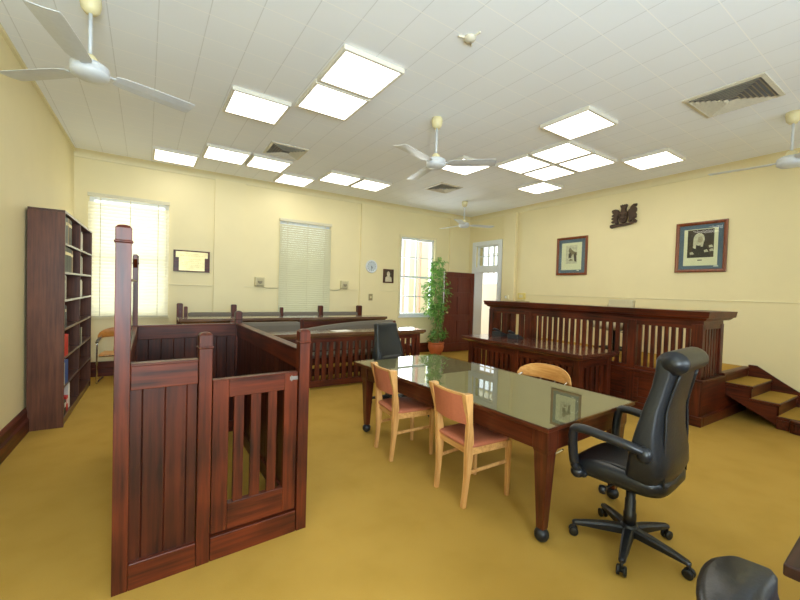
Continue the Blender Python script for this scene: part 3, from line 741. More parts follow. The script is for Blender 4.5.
def make_tube_chair(label, loc, rz, mat, hw=.26, zt=.84):
    t = thing('tubular_armchair', label, 'chair', loc, rz)
    for s in (-1, 1):
        P = smoothpath([(s * (hw - .02), -.20, .02), (s * hw, .0, .015), (s * hw, .20, .02), (s * hw, .235, .08), (s * hw, .235, .56), (s * hw, .21, .62), (s * (hw + .005), .10, .635), (s * (hw + .005), -.10, .66), (s * (hw + .0), -.20, zt - .13)], 5)
        bm = BM(); tube(bm, P, .0125, 10); fr = obj('side_frame', bm, M['chrome'], t, smooth=True)
        bm = BM(); P = smoothpath([(s * hw, .225, .632), (s * (hw + .005), .10, .652), (s * (hw + .005), -.08, .672)], 5); tube(bm, P, .019, 10, 1.2, .7); obj('arm_pad', bm, M['black_plastic'], fr, smooth=True)
        bm = BM(); tube(bm, [(s * .085, -.19, .44), (s * .085, -.25, .60), (s * .085, -.276, zt - .148)], .008, 8); obj('back_rod', bm, M['chrome'], t, smooth=True)
    for y in (.20, -.18):
        bm = BM(); tube(bm, [(-hw + .02, y, .42), (hw - .02, y, .42)], .0115, 8); obj('cross_tube', bm, M['chrome'], t, smooth=True)
    bm = BM()
    rings = []
    for k in range(9):
        v = -1 + 2 * k / 8
        rings.append([(x * (.23 - .02 * max(0, -v)), .21 * v, .445 + .012 * (v > .8) * -1 - .012 * (1 - x * x) + d) for x, d in ((-1, 0), (-.5, 0), (0, 0), (.5, 0), (1, 0), (1, -.013), (.5, -.013), (0, -.013), (-.5, -.013), (-1, -.013))])
    loft(bm, rings); obj('seat', bm, mat, t, smooth=False, bev=.002)
    # arched plywood top rail wrapping round the back
    rings = []
    n = 18
    for k in range(n + 1):
        u = -1 + 2 * k / n
        a = u * R(62)
        x = math.sin(a) * (hw + .05) / math.sin(R(62)); y = -.285 + .20 * (1 - math.cos(a))
        top = zt - .105 * abs(u) ** 2.6
        bot = zt - .155 + .0 * u - .02 * abs(u) ** 3
        if abs(u) > .92: top = min(top, bot + .05)
        ny = .009
        rings.append([(x, y - ny, bot), (x, y - ny - .004, (top + bot) / 2), (x, y - ny, top), (x, y + ny, top), (x, y + ny, (top + bot) / 2), (x, y + ny, bot)])
    bm = BM(); loft(bm, rings); obj('top_rail', bm, mat, t, smooth=True, bev=.003)
    return t
make_tube_chair('curved plywood armchair with chrome tubes on the far side of the table', (3.22, 2.50, 0), R(91), M['ply'], hw=.27, zt=.822)
make_tube_chair('orange wood armchair with chrome tubes behind the bookcase', (-.49, 7.46, 0), R(178), M['ply_orange'], hw=.245, zt=.82)

# ------------------------------------------------------------------ office chairs
def make_office_chair(label, loc, rz, a0, mat, arms=True, roll=True, low=0.0, wide=1.0, base=True, name='office_chair'):
    t = thing(name, label, 'chair', loc, rz)
    if base:
        hub = BM(); lathe(hub, [(.0, .075), (.045, .075), (.055, .10), (.05, .135), (.036, .15), (0, .152)], n=18); hb = obj('base_hub', hub, M['black_plastic'], t, smooth=True)
        for k in range(5):
            a = a0 + R(72) * k; c, s = math.cos(a), math.sin(a); ca, sa = -s, c
            rings = []
            for q, w, zt_, zb in ((.03, .030, .135, .085), (.12, .028, .130, .082), (.24, .022, .112, .078), (.31, .018, .098, .074), (.325, .012, .090, .074)):
                rings.append([(c * q + ca * w * e, s * q + sa * w * e, z) for e, z in ((-1, zb), (-1, zt_ - .012), (-.6, zt_), (.6, zt_), (1, zt_ - .012), (1, zb))])
            bm = BM(); loft(bm, rings); lg = obj('base_leg', bm, M['black_plastic'], t, bev=.002)
            bm = BM()
            cx, cy_ = c * .315, s * .315
            for e in (-1, 1):
                ring = []
                for off, rr in ((.008, .022), (.010, .028), (.022, .028), (.026, .020)):
                    ring.append([(cx + ca * off * e + c * rr * math.cos(2 * math.pi * i / 14), cy_ + sa * off * e + s * rr * math.cos(2 * math.pi * i / 14), .029 + rr * math.sin(2 * math.pi * i / 14)) for i in range(14)])
                loft(bm, ring)
            tube(bm, [(cx - ca * .012, cy_ - sa * .012, .03), (cx + ca * .012, cy_ + sa * .012, .03)], .012, 8)
            tube(bm, [(cx, cy_, .03), (cx, cy_, .08)], .009, 8)
            obj('castor', bm, M['rubber'], lg, smooth=True)
        bm = BM(); lathe(bm, [(.0, .14), (.036, .14), (.036, .215), (.031, .22), (.031, .30), (.027, .305), (.027, .40), (0, .40)], n=18); obj('gas_column', bm, M['black_plastic'], t, smooth=True)
    bm = BM(); box(bm, -.09, .09, -.13, .13, .395, .45); tilt = obj('tilt_mechanism', bm, M['black_plastic'], t, bev=.01)
    bm = BM(); tube(bm, [(0, .06, .40), (-.19, .08, .385)], .007, 8); lathe(bm, [(0, -.025), (.02, -.02), (.024, 0), (.02, .02), (0, .025)], (-.20, .085, .385), 12); obj('adjust_knob', bm, M['black_plastic'], tilt, smooth=True)
    bm = BM(); w = wide
    DY, DZ = .098, .03
    rings = []
    for z, a, b in ((.415, .205, .20), (.425, .245, .245), (.455, .262, .262), (.49, .262, .262), (.513, .245, .245), (.520, .20, .20)):
        rg = superring(0, .030, z, a * w, b + .012, 4.2, 36)
        rings.append([(x, y, zz + DZ - .028 * max(0, (y - .10) / .17) ** 2 + .018 * max(0, (abs(x) / (.26 * w) - .55)) * (zz > .48)) for x, y, zz in rg])
    loft(bm, rings); seat = obj('seat_cushion', bm, mat, t, smooth=True)
    bm = BM(); tube(bm, smoothpath([(-.215 * w, -.13, .513 + DZ), (-.19 * w, .0, .524 + DZ), (-.17 * w, .19, .500 + DZ)], 5), .018, 8, 1, .55); obj('seat_piping', bm, mat, seat, smooth=True)
    bm = BM(); tube(bm, smoothpath([(.215 * w, -.13, .513 + DZ), (.19 * w, .0, .524 + DZ), (.17 * w, .19, .500 + DZ)], 5), .018, 8, 1, .55); obj('seat_piping', bm, mat, seat, smooth=True)
    # back: rings along z, thick at the lumbar, leaning to the rear
    L = [(.425, -.175, .17, .05), (.455, -.215, .225, .075), (.50, -.240, .252, .092), (.57, -.258, .268, .100), (.66, -.262, .268, .092), (.78, -.266, .258, .066), (.92, -.292, .236, .048), (1.05, -.328, .212, .044), (1.15, -.350, .205, .048), (1.21, -.36, .204, .055), (1.235, -.36, .19, .04)]
    L = [(z + DZ * (1 - (z - .42) / .85), y + DY + .025 * max(0, (z - .8) / .4), a, b) for z, y, a, b in L]
    if low: L = [(z if z < .6 else .6 + (z - .6) * (1 - low), y, a, b) for z, y, a, b in L]
    bm = BM(); rings = []
    for z, y, a, b in L:
        rg = superring(0, y, z, a * w, b, 3.4, 40)
        rings.append([(x, yy + .045 * (abs(x) / (a * w)) ** 2 * (yy > y) + .022 * (abs(x) / (a * w)) ** 2 * (yy <= y), zz) for x, yy, zz in rg])
    loft(bm, rings); bk = obj('backrest', bm, mat, t, smooth=True)
    zz = lambda z: z if z < .6 or not low else .6 + (z - .6) * (1 - low)
    for s in (-1, 1):
        bm = BM(); FB = lambda z: DY + .025 * max(0, (z - .8) / .4)
        P = smoothpath([(s * .200 * w, -.165 + FB(.50), zz(.50)), (s * .208 * w, -.168 + FB(.66), zz(.66)), (s * .200 * w, -.205 + FB(.80), zz(.80)), (s * .19 * w, -.252 + FB(.95), zz(.95)), (s * .195 * w, -.31 + FB(1.12), zz(1.12))], 5)
        tube(bm, P, [.024 * min(1, .15 + 3.2 * (1 - i / (len(P) - 1))) for i in range(len(P))], 10, 1, .8); obj('side_bolster', bm, mat, bk, smooth=True)
        bm = BM(); P = smoothpath([(s * .190 * w, -.322 + FB(.52), zz(.52)), (s * .196 * w, -.322 + FB(.66), zz(.66)), (s * .190 * w, -.322 + FB(.82), zz(.82)), (s * .180 * w, -.330 + FB(.95), zz(.95)), (s * .160 * w, -.385 + FB(1.14), zz(1.14))], 5)
        tube(bm, P, .007, 8); obj('welt', bm, mat, bk, smooth=True)
    if roll:
        rings = []
        for k in range(15):
            u = -1 + 2 * k / 14; x = .222 * u * w
            rr = (.068 if abs(u) < .86 else .068 * math.sqrt(max(.05, 1 - ((abs(u) - .86) / .145) ** 2)))
            rings.append([(x, -.362 + DY + .025 + rr * 1.08 * math.cos(q), 1.205 + rr * .95 * math.sin(q)) for q in [2 * math.pi * i / 18 for i in range(18)]])
        bm = BM(); loft(bm, rings); obj('headrest_roll', bm, mat, t, smooth=True)
    else:
        zl = zz(.64)
        rings = []
        for k in range(13):
            u = -1 + 2 * k / 12; rr = .04 * math.sqrt(max(.08, 1 - abs(u) ** 6))
            rings.append([(.21 * u * w, -.172 + DY + .03 * u * u + rr * .8 * math.cos(q), zl + rr * math.sin(q)) for q in [2 * math.pi * i / 14 for i in range(14)]])
        bm = BM(); loft(bm, rings); obj('lumbar_roll', bm, mat, bk, smooth=True)
    if arms:
        for s in (-1, 1):
            P = smoothpath([(s * .262 * w, -.15, .705), (s * .300 * w, -.08, .732), (s * .322 * w, .05, .752), (s * .330 * w, .165, .760), (s * .328 * w, .212, .735), (s * .312 * w, .222, .62), (s * .288 * w, .21, .50), (s * .24 * w, .18, .455)], 6)
            bm = BM(); tube(bm, P, .031, 12, 1.0, .85); ar = obj('armrest', bm, M['black_plastic'], t, smooth=True)
            bm = BM(); ball(bm, (s * .276 * w, .205, .47), .04, .9); obj('arm_boss', bm, M['black_plastic'], ar, smooth=True)
            bm = BM(); ball(bm, (s * .262 * w, -.15, .695), .040, 1.2); obj('arm_boss', bm, M['black_plastic'], ar, smooth=True)
    return t
fr_rz = R(6)
make_office_chair('black leather high back office chair with armrests in the right foreground', (2.502, 1.172, 0), fr_rz, R(56) - fr_rz, M['leather'])
make_office_chair('charcoal armless office chair beyond the far end of the table', (2.74, 4.36, 0), R(192), R(30), M['leather_grey'], arms=False, roll=False, low=.22, wide=.92)
make_office_chair('black office chair mostly cut off at the bottom edge of the frame', (1.082, .047, 0), R(194), R(10), M['leather'], arms=False, roll=False, low=.452, wide=.74)
make_office_chair('pale beige low chair on the dais behind the judge bench', (6.50, 3.42, .60), R(90), R(10), M['beige_fabric'], arms=True, roll=False, low=.50, name='judge_chair')

# ------------------------------------------------------------------ judge's bench
JX, JY, JL = 5.60, 1.885, 3.53
jb = thing('judge_bench', 'long raised mahogany judge bench with slatted upper panels along the right wall', 'bench', (JX, JY, 0))
SD = .66
def jpost(x0, x1, y0, y1, z0=.0, z1=1.25):
    bm = BM(); box(bm, x0, x1, y0, y1, z0, z1); obj('post', bm, M['wood_z'], jb, bev=.004)
PY = [(0, .125), (.765, .875), (2.51, 2.66), (JL - .11, JL)]
for a, b in PY: jpost(-.005, .07, a, b)
jpost(SD - .09, SD, 0, .08, .60); jpost(SD - .09, SD, JL - .08, JL, .60)
# plinth and lower panels
bm = BM(); box(bm, -.03, .05, -.03, JL + .02, 0, .12); box(bm, .05, SD + .9, -.03, .02, 0, .12); obj('plinth', bm, M['wood_y'], jb, bev=.006)
bm = BM(); box(bm, .02, .04, 0, JL, .12, .54); obj('lower_panel', bm, M['wood_y'], jb)
bm = BM(); box(bm, .04, 1.68, .006, .03, .0, .56); obj('side_skirt', bm, M['wood_x'], jb)
for a, b in zip(PY[:-1], PY[1:]):
    n = 1 if b[0] - a[1] < 1 else 2
    L_ = (b[0] - a[1]) / n
    for k in range(n):
        y0 = a[1] + k * L_
        bm = BM()
        box(bm, -.003, .03, y0, y0 + .05, .12, .54); box(bm, -.003, .03, y0 + L_ - .05, y0 + L_, .12, .54); box(bm, -.003, .03, y0 + .05, y0 + L_ - .05, .12, .20); box(bm, -.003, .03, y0 + .05, y0 + L_ - .05, .46, .54)
        obj('panel_frame', bm, M['wood_y'], jb, bev=.004)
bm = BM(); box(bm, -.035, .075, -.03, JL + .01, .54, .575); box(bm, .075, SD, -.03, .075, .54, .575); obj('sill_rail', bm, M['wood_y'], jb, bev=.008)
bm = BM(); box(bm, .005, .06, 0, JL, .575, .62); obj('bottom_rail', bm, M['wood_y'], jb, bev=.003)
bm = BM(); box(bm, .005, .06, 0, JL, 1.19, 1.335); box(bm, .06, SD, .008, .06, 1.19, 1.335); box(bm, .06, SD, JL - .06, JL - .008, 1.19, 1.335); obj('frieze_rail', bm, M['wood_y'], jb, bev=.004)
for (a, b), n in zip(zip([p[1] for p in PY[:-1]], [p[0] for p in PY[1:]]), (8, 16, 4)):
    p = (b - a) / (n + 0.0); w = p * .56
    for k in range(n):
        y = a + p * (k + .5)
        bm = BM(); box(bm, .018, .046, y - w / 2, y + w / 2, .615, 1.195); obj('slat', bm, M['wood_z'], jb, bev=.002)
for yy in (.034, JL - .034):
    for k in range(6):
        x = .11 + k * .085
        bm = BM(); box(bm, x - .024, x + .024, yy - .013, yy + .013, .575, 1.195); obj('slat', bm, M['wood_z'], jb, bev=.002)
# moulded cap following front and both returns
def ringrect(e, z): return [(-e, -e, z), (SD + .12 + e * .6, -e, z), (SD + .12 + e * .6, .30, z), (.32, .30, z), (.32, JL - .30, z), (SD + .12 + e * .6, JL - .30, z), (SD + .12 + e * .6, JL + e, z), (-e, JL + e, z)]
bm = BM(); loft(bm, [ringrect(e, z) for e, z in ((.012, 1.295), (.03, 1.305), (.05, 1.330), (.072, 1.336), (.082, 1.40), (.085, 1.412))]); obj('cap', bm, M['wood_y'], jb)

# dais and steps
dz = thing('dais', 'carpeted raised dais behind the judge bench', 'platform', (JX + .045, JY + .035, 0))
bm = BM(); box(bm, 0, XR - JX - .05, 0, JL - .08, 0, .575); obj('platform', bm, M['wood_x'], dz)
bm = BM(); box(bm, .0, XR - JX - .05, .03, JL - .08, .575, .60); obj('carpet_top', bm, M['carpet'], dz)
bm = BM(); box(bm, SD - .02, XR - JX - .05, -.06, .03, .565, .603); obj('edge_nosing', bm, M['wood_x'], dz, bev=.01)
st = thing('dais_steps', 'three carpeted steps with dark stringers up to the dais by the right wall', 'steps', (6.42, 1.10, 0))
for y0, z, nm in ((.52, .465, 0), (.26, .31, 1), (.0, .155, 2)):
    bm = BM(); box(bm, 0.0, .83, y0 - .01, y0 + .285, z - .032, z); tr = obj('tread', bm, M['wood_x'], st, bev=.01)
    bm = BM(); box(bm, .03, .82, y0 + .004, y0 + .268, z, z + .006); obj('tread_carpet', bm, M['carpet'], tr)
    bm = BM(); box(bm, .03, .82, y0 + .268, y0 + .283, z, z + (.155 if z < .4 else .11)); obj('riser', bm, M['wood_x'], st)
bm = BM(); prism(bm, [(.02, .12), (.02, .0), (.24, .0), (.33, .06), (.80, .30), (.80, .432), (.53, .432), (.53, .277), (.27, .277), (.27, .122)], .03, 'x', .03); obj('stringer', bm, M['wood_y'], st)
bm = BM(); prism(bm, [(-.25, 0), (.15, 0), (.78, .36), (.78, .635), (.69, .635), (.44, .47), (.0, .20), (-.25, .12)], .03, 'x', .83); obj('wall_stringer', bm, M['wood_y'], st)
pts = [(.84, -.03), (.84, -.10)] + [(.10 + .55 * 0 - .16 * math.cos(R(a)) + .06, -.02 - .10 * math.sin(R(a))) for a in (90, 70, 45, 20, 0)] + [(-.0, .14), (.03, .14)]
pts = [(.83, .28), (.83, -.14), (.20, -.14), (.05, -.115), (-.04, -.06), (-.075, .02), (-.075, .10), (-.045, .15), (0, .16), (0, .28)]
bm = BM(); prism(bm, pts, .117, 'z', .0); obj('curtail_step', bm, M['wood_x'], st, bev=.008)
bm = BM(); prism(bm, [(x + (-.015 if x < .3 else 0), y - (.015 if y < .1 else 0)) for x, y in pts[:-1]] + [(0, .275)], .038, 'z', .116); obj('curtail_nosing', bm, M['wood_x'], st, bev=.012)

# ------------------------------------------------------------------ clerk's desk
CX0, CX1, CY0, CY1, CZ = 4.63, 5.545, 2.83, 5.14, .79
cd = thing('clerk_desk', 'mahogany clerk desk with slatted front standing before the judge bench', 'desk', (CX0, CY0, 0))
w, l = CX1 - CX0, CY1 - CY0
def rr_(e, z): return [(-e, -e, z), (w, -e, z), (w, l + e, z), (-e, l + e, z)]
M['wood_gloss'] = wood('polished_desk_top', (0.045, 0.013, 0.008), (0.13, 0.038, 0.02), 'y', rough=.16, coat=.8)
bm = BM(); loft(bm, [rr_(-.035, CZ - .085), rr_(-.03, CZ - .07), rr_(-.005, CZ - .05), rr_(0, CZ - .04), rr_(0, CZ)]); obj('desk_top', bm, M['wood_gloss'], cd, bev=.004)
for y0, y1 in ((.09, .19), (l / 2 - .05, l / 2 + .05), (l - .19, l - .09)):
    bm = BM(); box(bm, .10, .17, y0, y1, 0, CZ - .085); obj('post', bm, M['wood_z'], cd, bev=.004)
for y0, y1 in ((.09, .16), (l - .16, l - .09)):
    bm = BM(); box(bm, w - .13, w - .04, y0, y1, 0, CZ - .085); obj('post', bm, M['wood_z'], cd, bev=.004)
for z0, z1 in ((0, .13), (CZ - .20, CZ - .085)):
    bm = BM(); box(bm, .115, .155, .10, l - .10, z0, z1); obj('front_rail', bm, M['wood_y'], cd, bev=.003)
    for yy in (.125, l - .125):
        bm = BM(); box(bm, .15, w - .10, yy - .018, yy + .018, z0, z1); obj('end_rail', bm, M['wood_x'], cd, bev=.003)
for a, b in ((.19, l / 2 - .05), (l / 2 + .05, l - .19)):
    n = 9; p = (b - a) / n
    for k in range(n):
        y = a + p * (k + .5); bm = BM(); box(bm, .123, .147, y - p * .31, y + p * .31, .125, CZ - .195); obj('slat', bm, M['wood_z'], cd, bev=.002)
for yy in (.125, l - .125):
    for k in range(5):
        x = .22 + k * .115; bm = BM(); box(bm, x - .035, x + .035, yy - .012, yy + .012, .125, CZ - .195); obj('slat', bm, M['wood_z'], cd, bev=.002)

def make_phone(label, loc, rz):
    t = thing('telephone', label, 'telephone', loc, rz, 'desk telephones')
    bm = BM(); prism(bm, [(-.11, 0), (.11, 0), (.11, .025), (-.08, .085), (-.11, .085)], .19, 'x', -.095); obj('body', bm, M['phone_plastic'], t, bev=.006)
    bm = BM(); P = smoothpath([(-.062, -.11, .115), (-.062, -.09, .125), (-.062, 0, .10), (-.062, .08, .07), (-.062, .10, .055)], 5); tube(bm, P, .021, 10); obj('handset', bm, M['phone_plastic'], t, smooth=True)
    bm = BM()
    for i in range(3):
        for j in range(4):
            y = -.035 + j * .028; zc = .0835 - (y + .08) * .3158; x = .0 + i * .026
            box(bm, x - .009, x + .009, y - .008, y + .008, zc - .006, zc + .004)
    obj('keypad', bm, M['leather_grey'], t)
    return t
ph = make_phone('black desk telephone on the clerk desk, farther of the two', (5.26, 4.80, CZ), R(-82))
dup(ph, (5.22, 4.42, CZ), R(-75), 'black desk telephone on the clerk desk, nearer of the two', 'desk telephones')

# ------------------------------------------------------------------ public gallery: slatted desks and upholstered pews
def gallery_desk(label, loc, L_, slatted=True):
    t = thing('gallery_desk', label, 'desk', loc)
    bm = BM(); loft(bm, [[(0 - e, -e, z), (L_ + e, -e, z), (L_ + e, .46, z), (-e, .46, z)] for e, z in ((-.03, .795), (-.025, .81), (0, .825), (0, .87))]); obj('desk_top', bm, M['wood_top'], t, bev=.004)
    n = 2
    for x in (.10, L_ - .16):
        bm = BM(); box(bm, x, x + .07, .05, .12, 0, .795); obj('post', bm, M['wood_z'], t, bev=.003)
    for z0, z1 in ((.03, .13), (.72, .80)):
        bm = BM(); box(bm, .11, L_ - .10, .065, .105, z0, z1); obj('rail', bm, M['wood_x'], t, bev=.003)
    if slatted:
        segs = ((.17, L_ - .16),)
        for a, b in segs:
            m = round((b - a) / .11); p = (b - a) / m
            for k in range(m):
                x = a + p * (k + .5); bm = BM(); box(bm, x - p * .32, x + p * .32, .073, .097, .125, .725); obj('slat', bm, M['wood_z'], t, bev=.002)
    else:
        bm = BM(); box(bm, .17, L_ - .16, .075, .095, .12, .73); obj('front_panel', bm, M['wood_x'], t)
    for x in (.11, L_ - .15):
        bm = BM(); box(bm, x, x + .04, .12, .40, .50, .56); box(bm, x, x + .04, .34, .40, 0, .50); box(bm, x, x + .04, .12, .42, .74, .80); obj('end_bracket', bm, M['wood_y'], t, bev=.003)
    return t
gallery_desk('slatted mahogany gallery desk directly behind the far office chair', (.86, 5.49, 0), 3.24)
RZ = .15
bm = BM(); box(bm, .2, 4.1, 6.42, YB - .06, 0, RZ - .02); rs = thing('riser_platform', 'low carpeted riser under the rear gallery row', 'platform', (0, 0, 0)); obj('riser_frame', bm, M['wood_x'], rs)
bm = BM(); box(bm, .2, 4.1, 6.42, YB - .06, RZ - .02, RZ); obj('riser_carpet', bm, M['carpet'], rs)
gallery_desk('rear gallery desk below the closed sage blind', (.29, 6.68, RZ), 3.70, slatted=False)

def pew(label, loc, posts, panels, seat, zt):
    t = thing('pew', label, 'bench', loc)
    for x, h, s in posts:
        bm = BM(); sq = lambda k, z: [(x - k, -k, z), (x + k, -k, z), (x + k, k, z), (x - k, k, z)]
        loft(bm, [sq(s, 0), sq(s, h - .015), sq(s * .75, h)]); obj('post', bm, M['wood_z'], t, bev=.003)
    for x0, x1, arch in panels:
        n = 16; rings = []
        for k in range(n + 1):
            u = k / n; x = x0 + (x1 - x0) * u
            e = min(u, 1 - u)
            top = zt - (.012 * max(0, 1 - e / .06) ** 2 if not arch else arch * (1 - u) ** 2.2)
            rings.append([(x, -.035, .47), (x, -.045, top - .06), (x, -.03, top - .008), (x, 0, top), (x, .025, top - .012), (x, .03, .47)])
        bm = BM(); loft(bm, rings); obj('back_cushion', bm, M['pew_fabric'], t, smooth=False, bev=.006)
    bm = BM(); box(bm, seat[0], seat[1], -.42, -.05, .41, .46); obj('seat', bm, M['pew_fabric'], t, bev=.015)
    bm = BM(); box(bm, seat[0], seat[1], -.40, -.37, .30, .41); obj('seat_rail', bm, M['wood_x'], t, bev=.003)
    for x in [seat[0] + .03, (seat[0] + seat[1]) / 2, seat[1] - .07]:
        bm = BM(); box(bm, x, x + .04, -.40, -.34, 0, .30); obj('leg', bm, M['wood_z'], t, bev=.003)
    return t
pew('front gallery pew with grey cushions between the two gallery desks', (0, 6.33, 0), [(1.0, 1.02, .03), (2.085, 1.025, .03), (3.93, .97, .03)], [(1.05, 2.05, 0), (2.12, 3.89, .13)], (1.0, 3.95), .985)
pew('rear gallery pew with grey cushions against the window wall', (0, 7.52, RZ), [(.34, 1.075, .045), (.43, 1.02, .028), (1.20, 1.06, .045), (2.07, 1.01, .03), (2.87, 1.05, .045), (3.76, 1.055, .05)], [(.47, 1.16, 0), (1.245, 2.04, 0), (2.10, 2.82, 0), (2.91, 3.71, 0)], (.34, 3.76), .92)
bm = BM(); box(bm, 0, .30, 0, .21, 0, .004); o = obj('paper_sheet', bm, M['paper'], loc=(2.42, 5.60, .87)); o.rotation_euler = (0, 0, R(8)); tag(o, 'white paper sheet lying on the slatted gallery desk', 'paper')

# ------------------------------------------------------------------ wall pieces on the window wall
r = thing('honour_plaque', 'dark wooden plaque with a brass plate beside the glowing blind', 'plaque', (.535, YB, 1.78))
bm = BM(); box(bm, -.29, .29, -.025, 0, 0, .385); obj('backing_board', bm, M['wood_x'], r, bev=.004)
bm = BM(); prism(bm, [(-.205, .02), (.205, .02), (.205, .255), (.255, .255), (.255, .36), (-.255, .36), (-.255, .255), (-.205, .255)], .006, 'y', -.031); pl = obj('brass_plate', bm, M['brass'], r)
M['engrave'] = plain('engraved_line', s2l((186, 164, 104)), .5)
for z, hw_ in ((.32, .10), (.285, .19), (.225, .15), (.185, .12), (.155, .16), (.12, .15), (.085, .12), (.05, .08)):
    bm = BM()
    for k in range(9):
        x = -hw_ + 2 * hw_ * k / 9; box(bm, x, x + 2 * hw_ / 9 * .7, -.0318, -.031, z, z + .006)
    obj('engraved_line', bm, M['engrave'], pl)
for x, lab in ((1.715, 'small cream wall speaker left of the closed blind'), (3.535, 'small cream wall speaker right of the closed blind')):
    r = thing('wall_speaker', lab, 'speaker', (x, YB, 1.55))
    bm = BM(); prism(bm, [(0, 0), (-.07, .03), (-.10, .19), (0, .19)], .18, 'x', -.09); obj('housing', bm, M['speaker_cream'], r, bev=.006)
    bm = BM(); prism(bm, [(-.0745, .032), (-.079, .032), (-.103, .165), (-.098, .165)], .13, 'x', -.065); g = obj('grille', bm, M['speaker_pale'], r)
    bm = BM(); lathe(bm, [(0, 0), (.038, 0), (.045, .004), (.03, .006), (0, .004)], n=20); bmesh.ops.rotate(bm, cent=(0, 0, 0), matrix=Matrix.Rotation(R(80), 3, 'X'), verts=bm.verts[:])
    obj('cone_ring', bm, M['speaker_grey'], g, smooth=True, loc=(0, -.091, .105))
    bm = BM(); box(bm, -.055, .055, -.075, -.07, .012, .026); obj('name_strip', bm, M['speaker_grey'], r)
bm = BM(); tube(bm, smoothpath([(1.78, YB - .01, 1.55), (1.88, YB - .008, 1.525), (2.08, YB - .008, 1.53)], 5), .005, 6); tag(obj('speaker_cable', bm, M['switch'], smooth=True), 'thin cable drooping from the left wall speaker to the blind', 'cable')
bm = BM(); tube(bm, smoothpath([(3.21, YB - .008, 1.525), (3.35, YB - .008, 1.515), (3.47, YB - .01, 1.55)], 5), .005, 6); tag(obj('speaker_cable', bm, M['switch'], smooth=True), 'thin cable running from the blind to the right wall speaker', 'cable')
PB = YB - .045
r = thing('wall_clock', 'round white wall clock on the pilaster right of the blind', 'clock', (4.20, PB, 2.10))
def disc(bm, rr, y0, y1, n=32):
    loft(bm, [[(rr * math.cos(2 * math.pi * i / n), y, rr * math.sin(2 * math.pi * i / n)) for i in range(n)] for y in (y0, y1)])
bm = BM()
n = 32
loft(bm, [[(rr * math.cos(2 * math.pi * i / n), y, rr * math.sin(2 * math.pi * i / n)) for i in range(n)] for rr, y in ((.148, 0), (.152, -.02), (.142, -.038), (.122, -.038), (.118, -.024))]); obj('case', bm, M['white_paint'], r, smooth=True)
bm = BM(); disc(bm, .119, -.0245, -.0265); fc = obj('face', bm, M['clock_face'], r)
M['ink'] = plain('black_ink', (.02, .02, .02), .5)
bm = BM()
for k in range(12):
    a = R(30 * k); u = Vector((math.sin(a), 0, math.cos(a))); v = Vector((math.cos(a), 0, -math.sin(a)))
    P = [u * q + v * s_ for q, s_ in ((.092, -.004), (.112, -.004), (.112, .004), (.092, .004))]
    loft(bm, [[(p.x, y, p.z) for p in P] for y in (-.0275, -.0265)])
obj('hour_marks', bm, M['ink'], fc)
for ang, ln, wd, nm in ((150, .055, .007, 'hour_hand'), (185, .085, .005, 'minute_hand')):
    a = R(ang); u = Vector((math.sin(a), 0, math.cos(a))); v = Vector((math.cos(a), 0, -math.sin(a)))
    bm = BM(); P = [u * -.012 + v * -wd, u * ln + v * -wd * .5, u * ln + v * wd * .5, u * -.012 + v * wd]; loft(bm, [[(p.x, y, p.z) for p in P] for y in (-.031, -.0285)]); obj(nm, bm, M['ink'], r)
r = thing('portrait_photo', 'small dark framed portrait right of the wall clock', 'picture', (4.695, YB, 1.735))
bm = BM()
for a, b, c, d in ((-.145, -.125, 0, .33), (.125, .145, 0, .33), (-.125, .125, 0, .02), (-.125, .125, .31, .33)): box(bm, a, b, -.02, 0, c, d)
obj('frame', bm, M['wood_z'], r, bev=.003)
bm = BM(); box(bm, -.125, .125, -.010, -.002, .02, .31); pp = obj('print', bm, M['print_sepia'], r)
bm = BM(); prism(bm, [(-.085, .03), (.10, .03), (.085, .13), (.03, .165), (-.03, .165), (-.08, .13)], .002, 'y', -.0125); obj('figure', bm, M['print_pale'], pp)
bm = BM(); prism(bm, [(.045 * math.cos(2 * math.pi * i / 16), .215 + .06 * math.sin(2 * math.pi * i / 16)) for i in range(16)], .002, 'y', -.0128); obj('head_shape', bm, M['print_pale'], pp)
r = thing('light_switch', 'small taupe light switch below the wall clock', 'switch', (4.205, PB, 1.31))
bm = BM(); box(bm, -.05, .05, -.012, 0, 0, .15); obj('plate', bm, M['switch'], r, bev=.003)
bm = BM(); box(bm, -.018, .018, -.02, -.012, .05, .10); obj('rocker', bm, M['speaker_cream'], r, bev=.002)

# ------------------------------------------------------------------ bench wall pieces
def framed(name, label, y0, y1, z0, z1, fw, bw, draw):
    r = thing(name, label, 'picture', (XR, (y0 + y1) / 2, z0)); hw_, h = (y1 - y0) / 2, z1 - z0
    bm = BM()
    outer = [(-hw_, 0), (hw_, 0), (hw_, h), (-hw_, h)]
    def rect(i, x): return [(x, -hw_ + i, i), (x, hw_ - i, i), (x, hw_ - i, h - i), (x, -hw_ + i, h - i)]
    loft(bm, [rect(0, 0), rect(0, -.028), rect(fw * .4, -.034), rect(fw * .9, -.024), rect(fw, -.016), rect(fw, 0)], cap=False); obj('frame', bm, M['frame_wood'], r)
    bm = BM(); box(bm, -.014, -.004, -hw_ + fw * .9, hw_ - fw * .9, fw * .9, h - fw * .9); mt = obj('outer_mount', bm, M['mat_blue'], r)
    ib, it = bw
    bm = BM(); box(bm, -.0165, -.014, -hw_ + ib, hw_ - ib, ib * .92, h - ib); im = obj('inner_mount', bm, M['mat_cream'], r)
    draw(r, hw_, h, im)
    bm = BM(); box(bm, -.0195, -.0185, -hw_ + fw * .9, hw_ - fw * .9, fw * .9, h - fw * .9); obj('glazing', bm, M['glass'], r)
    return r
def flat(par, pts, x, mat, nm):
    bm = BM(); prism(bm, pts, .0004, 'x', x); obj(nm, bm, mat, par)
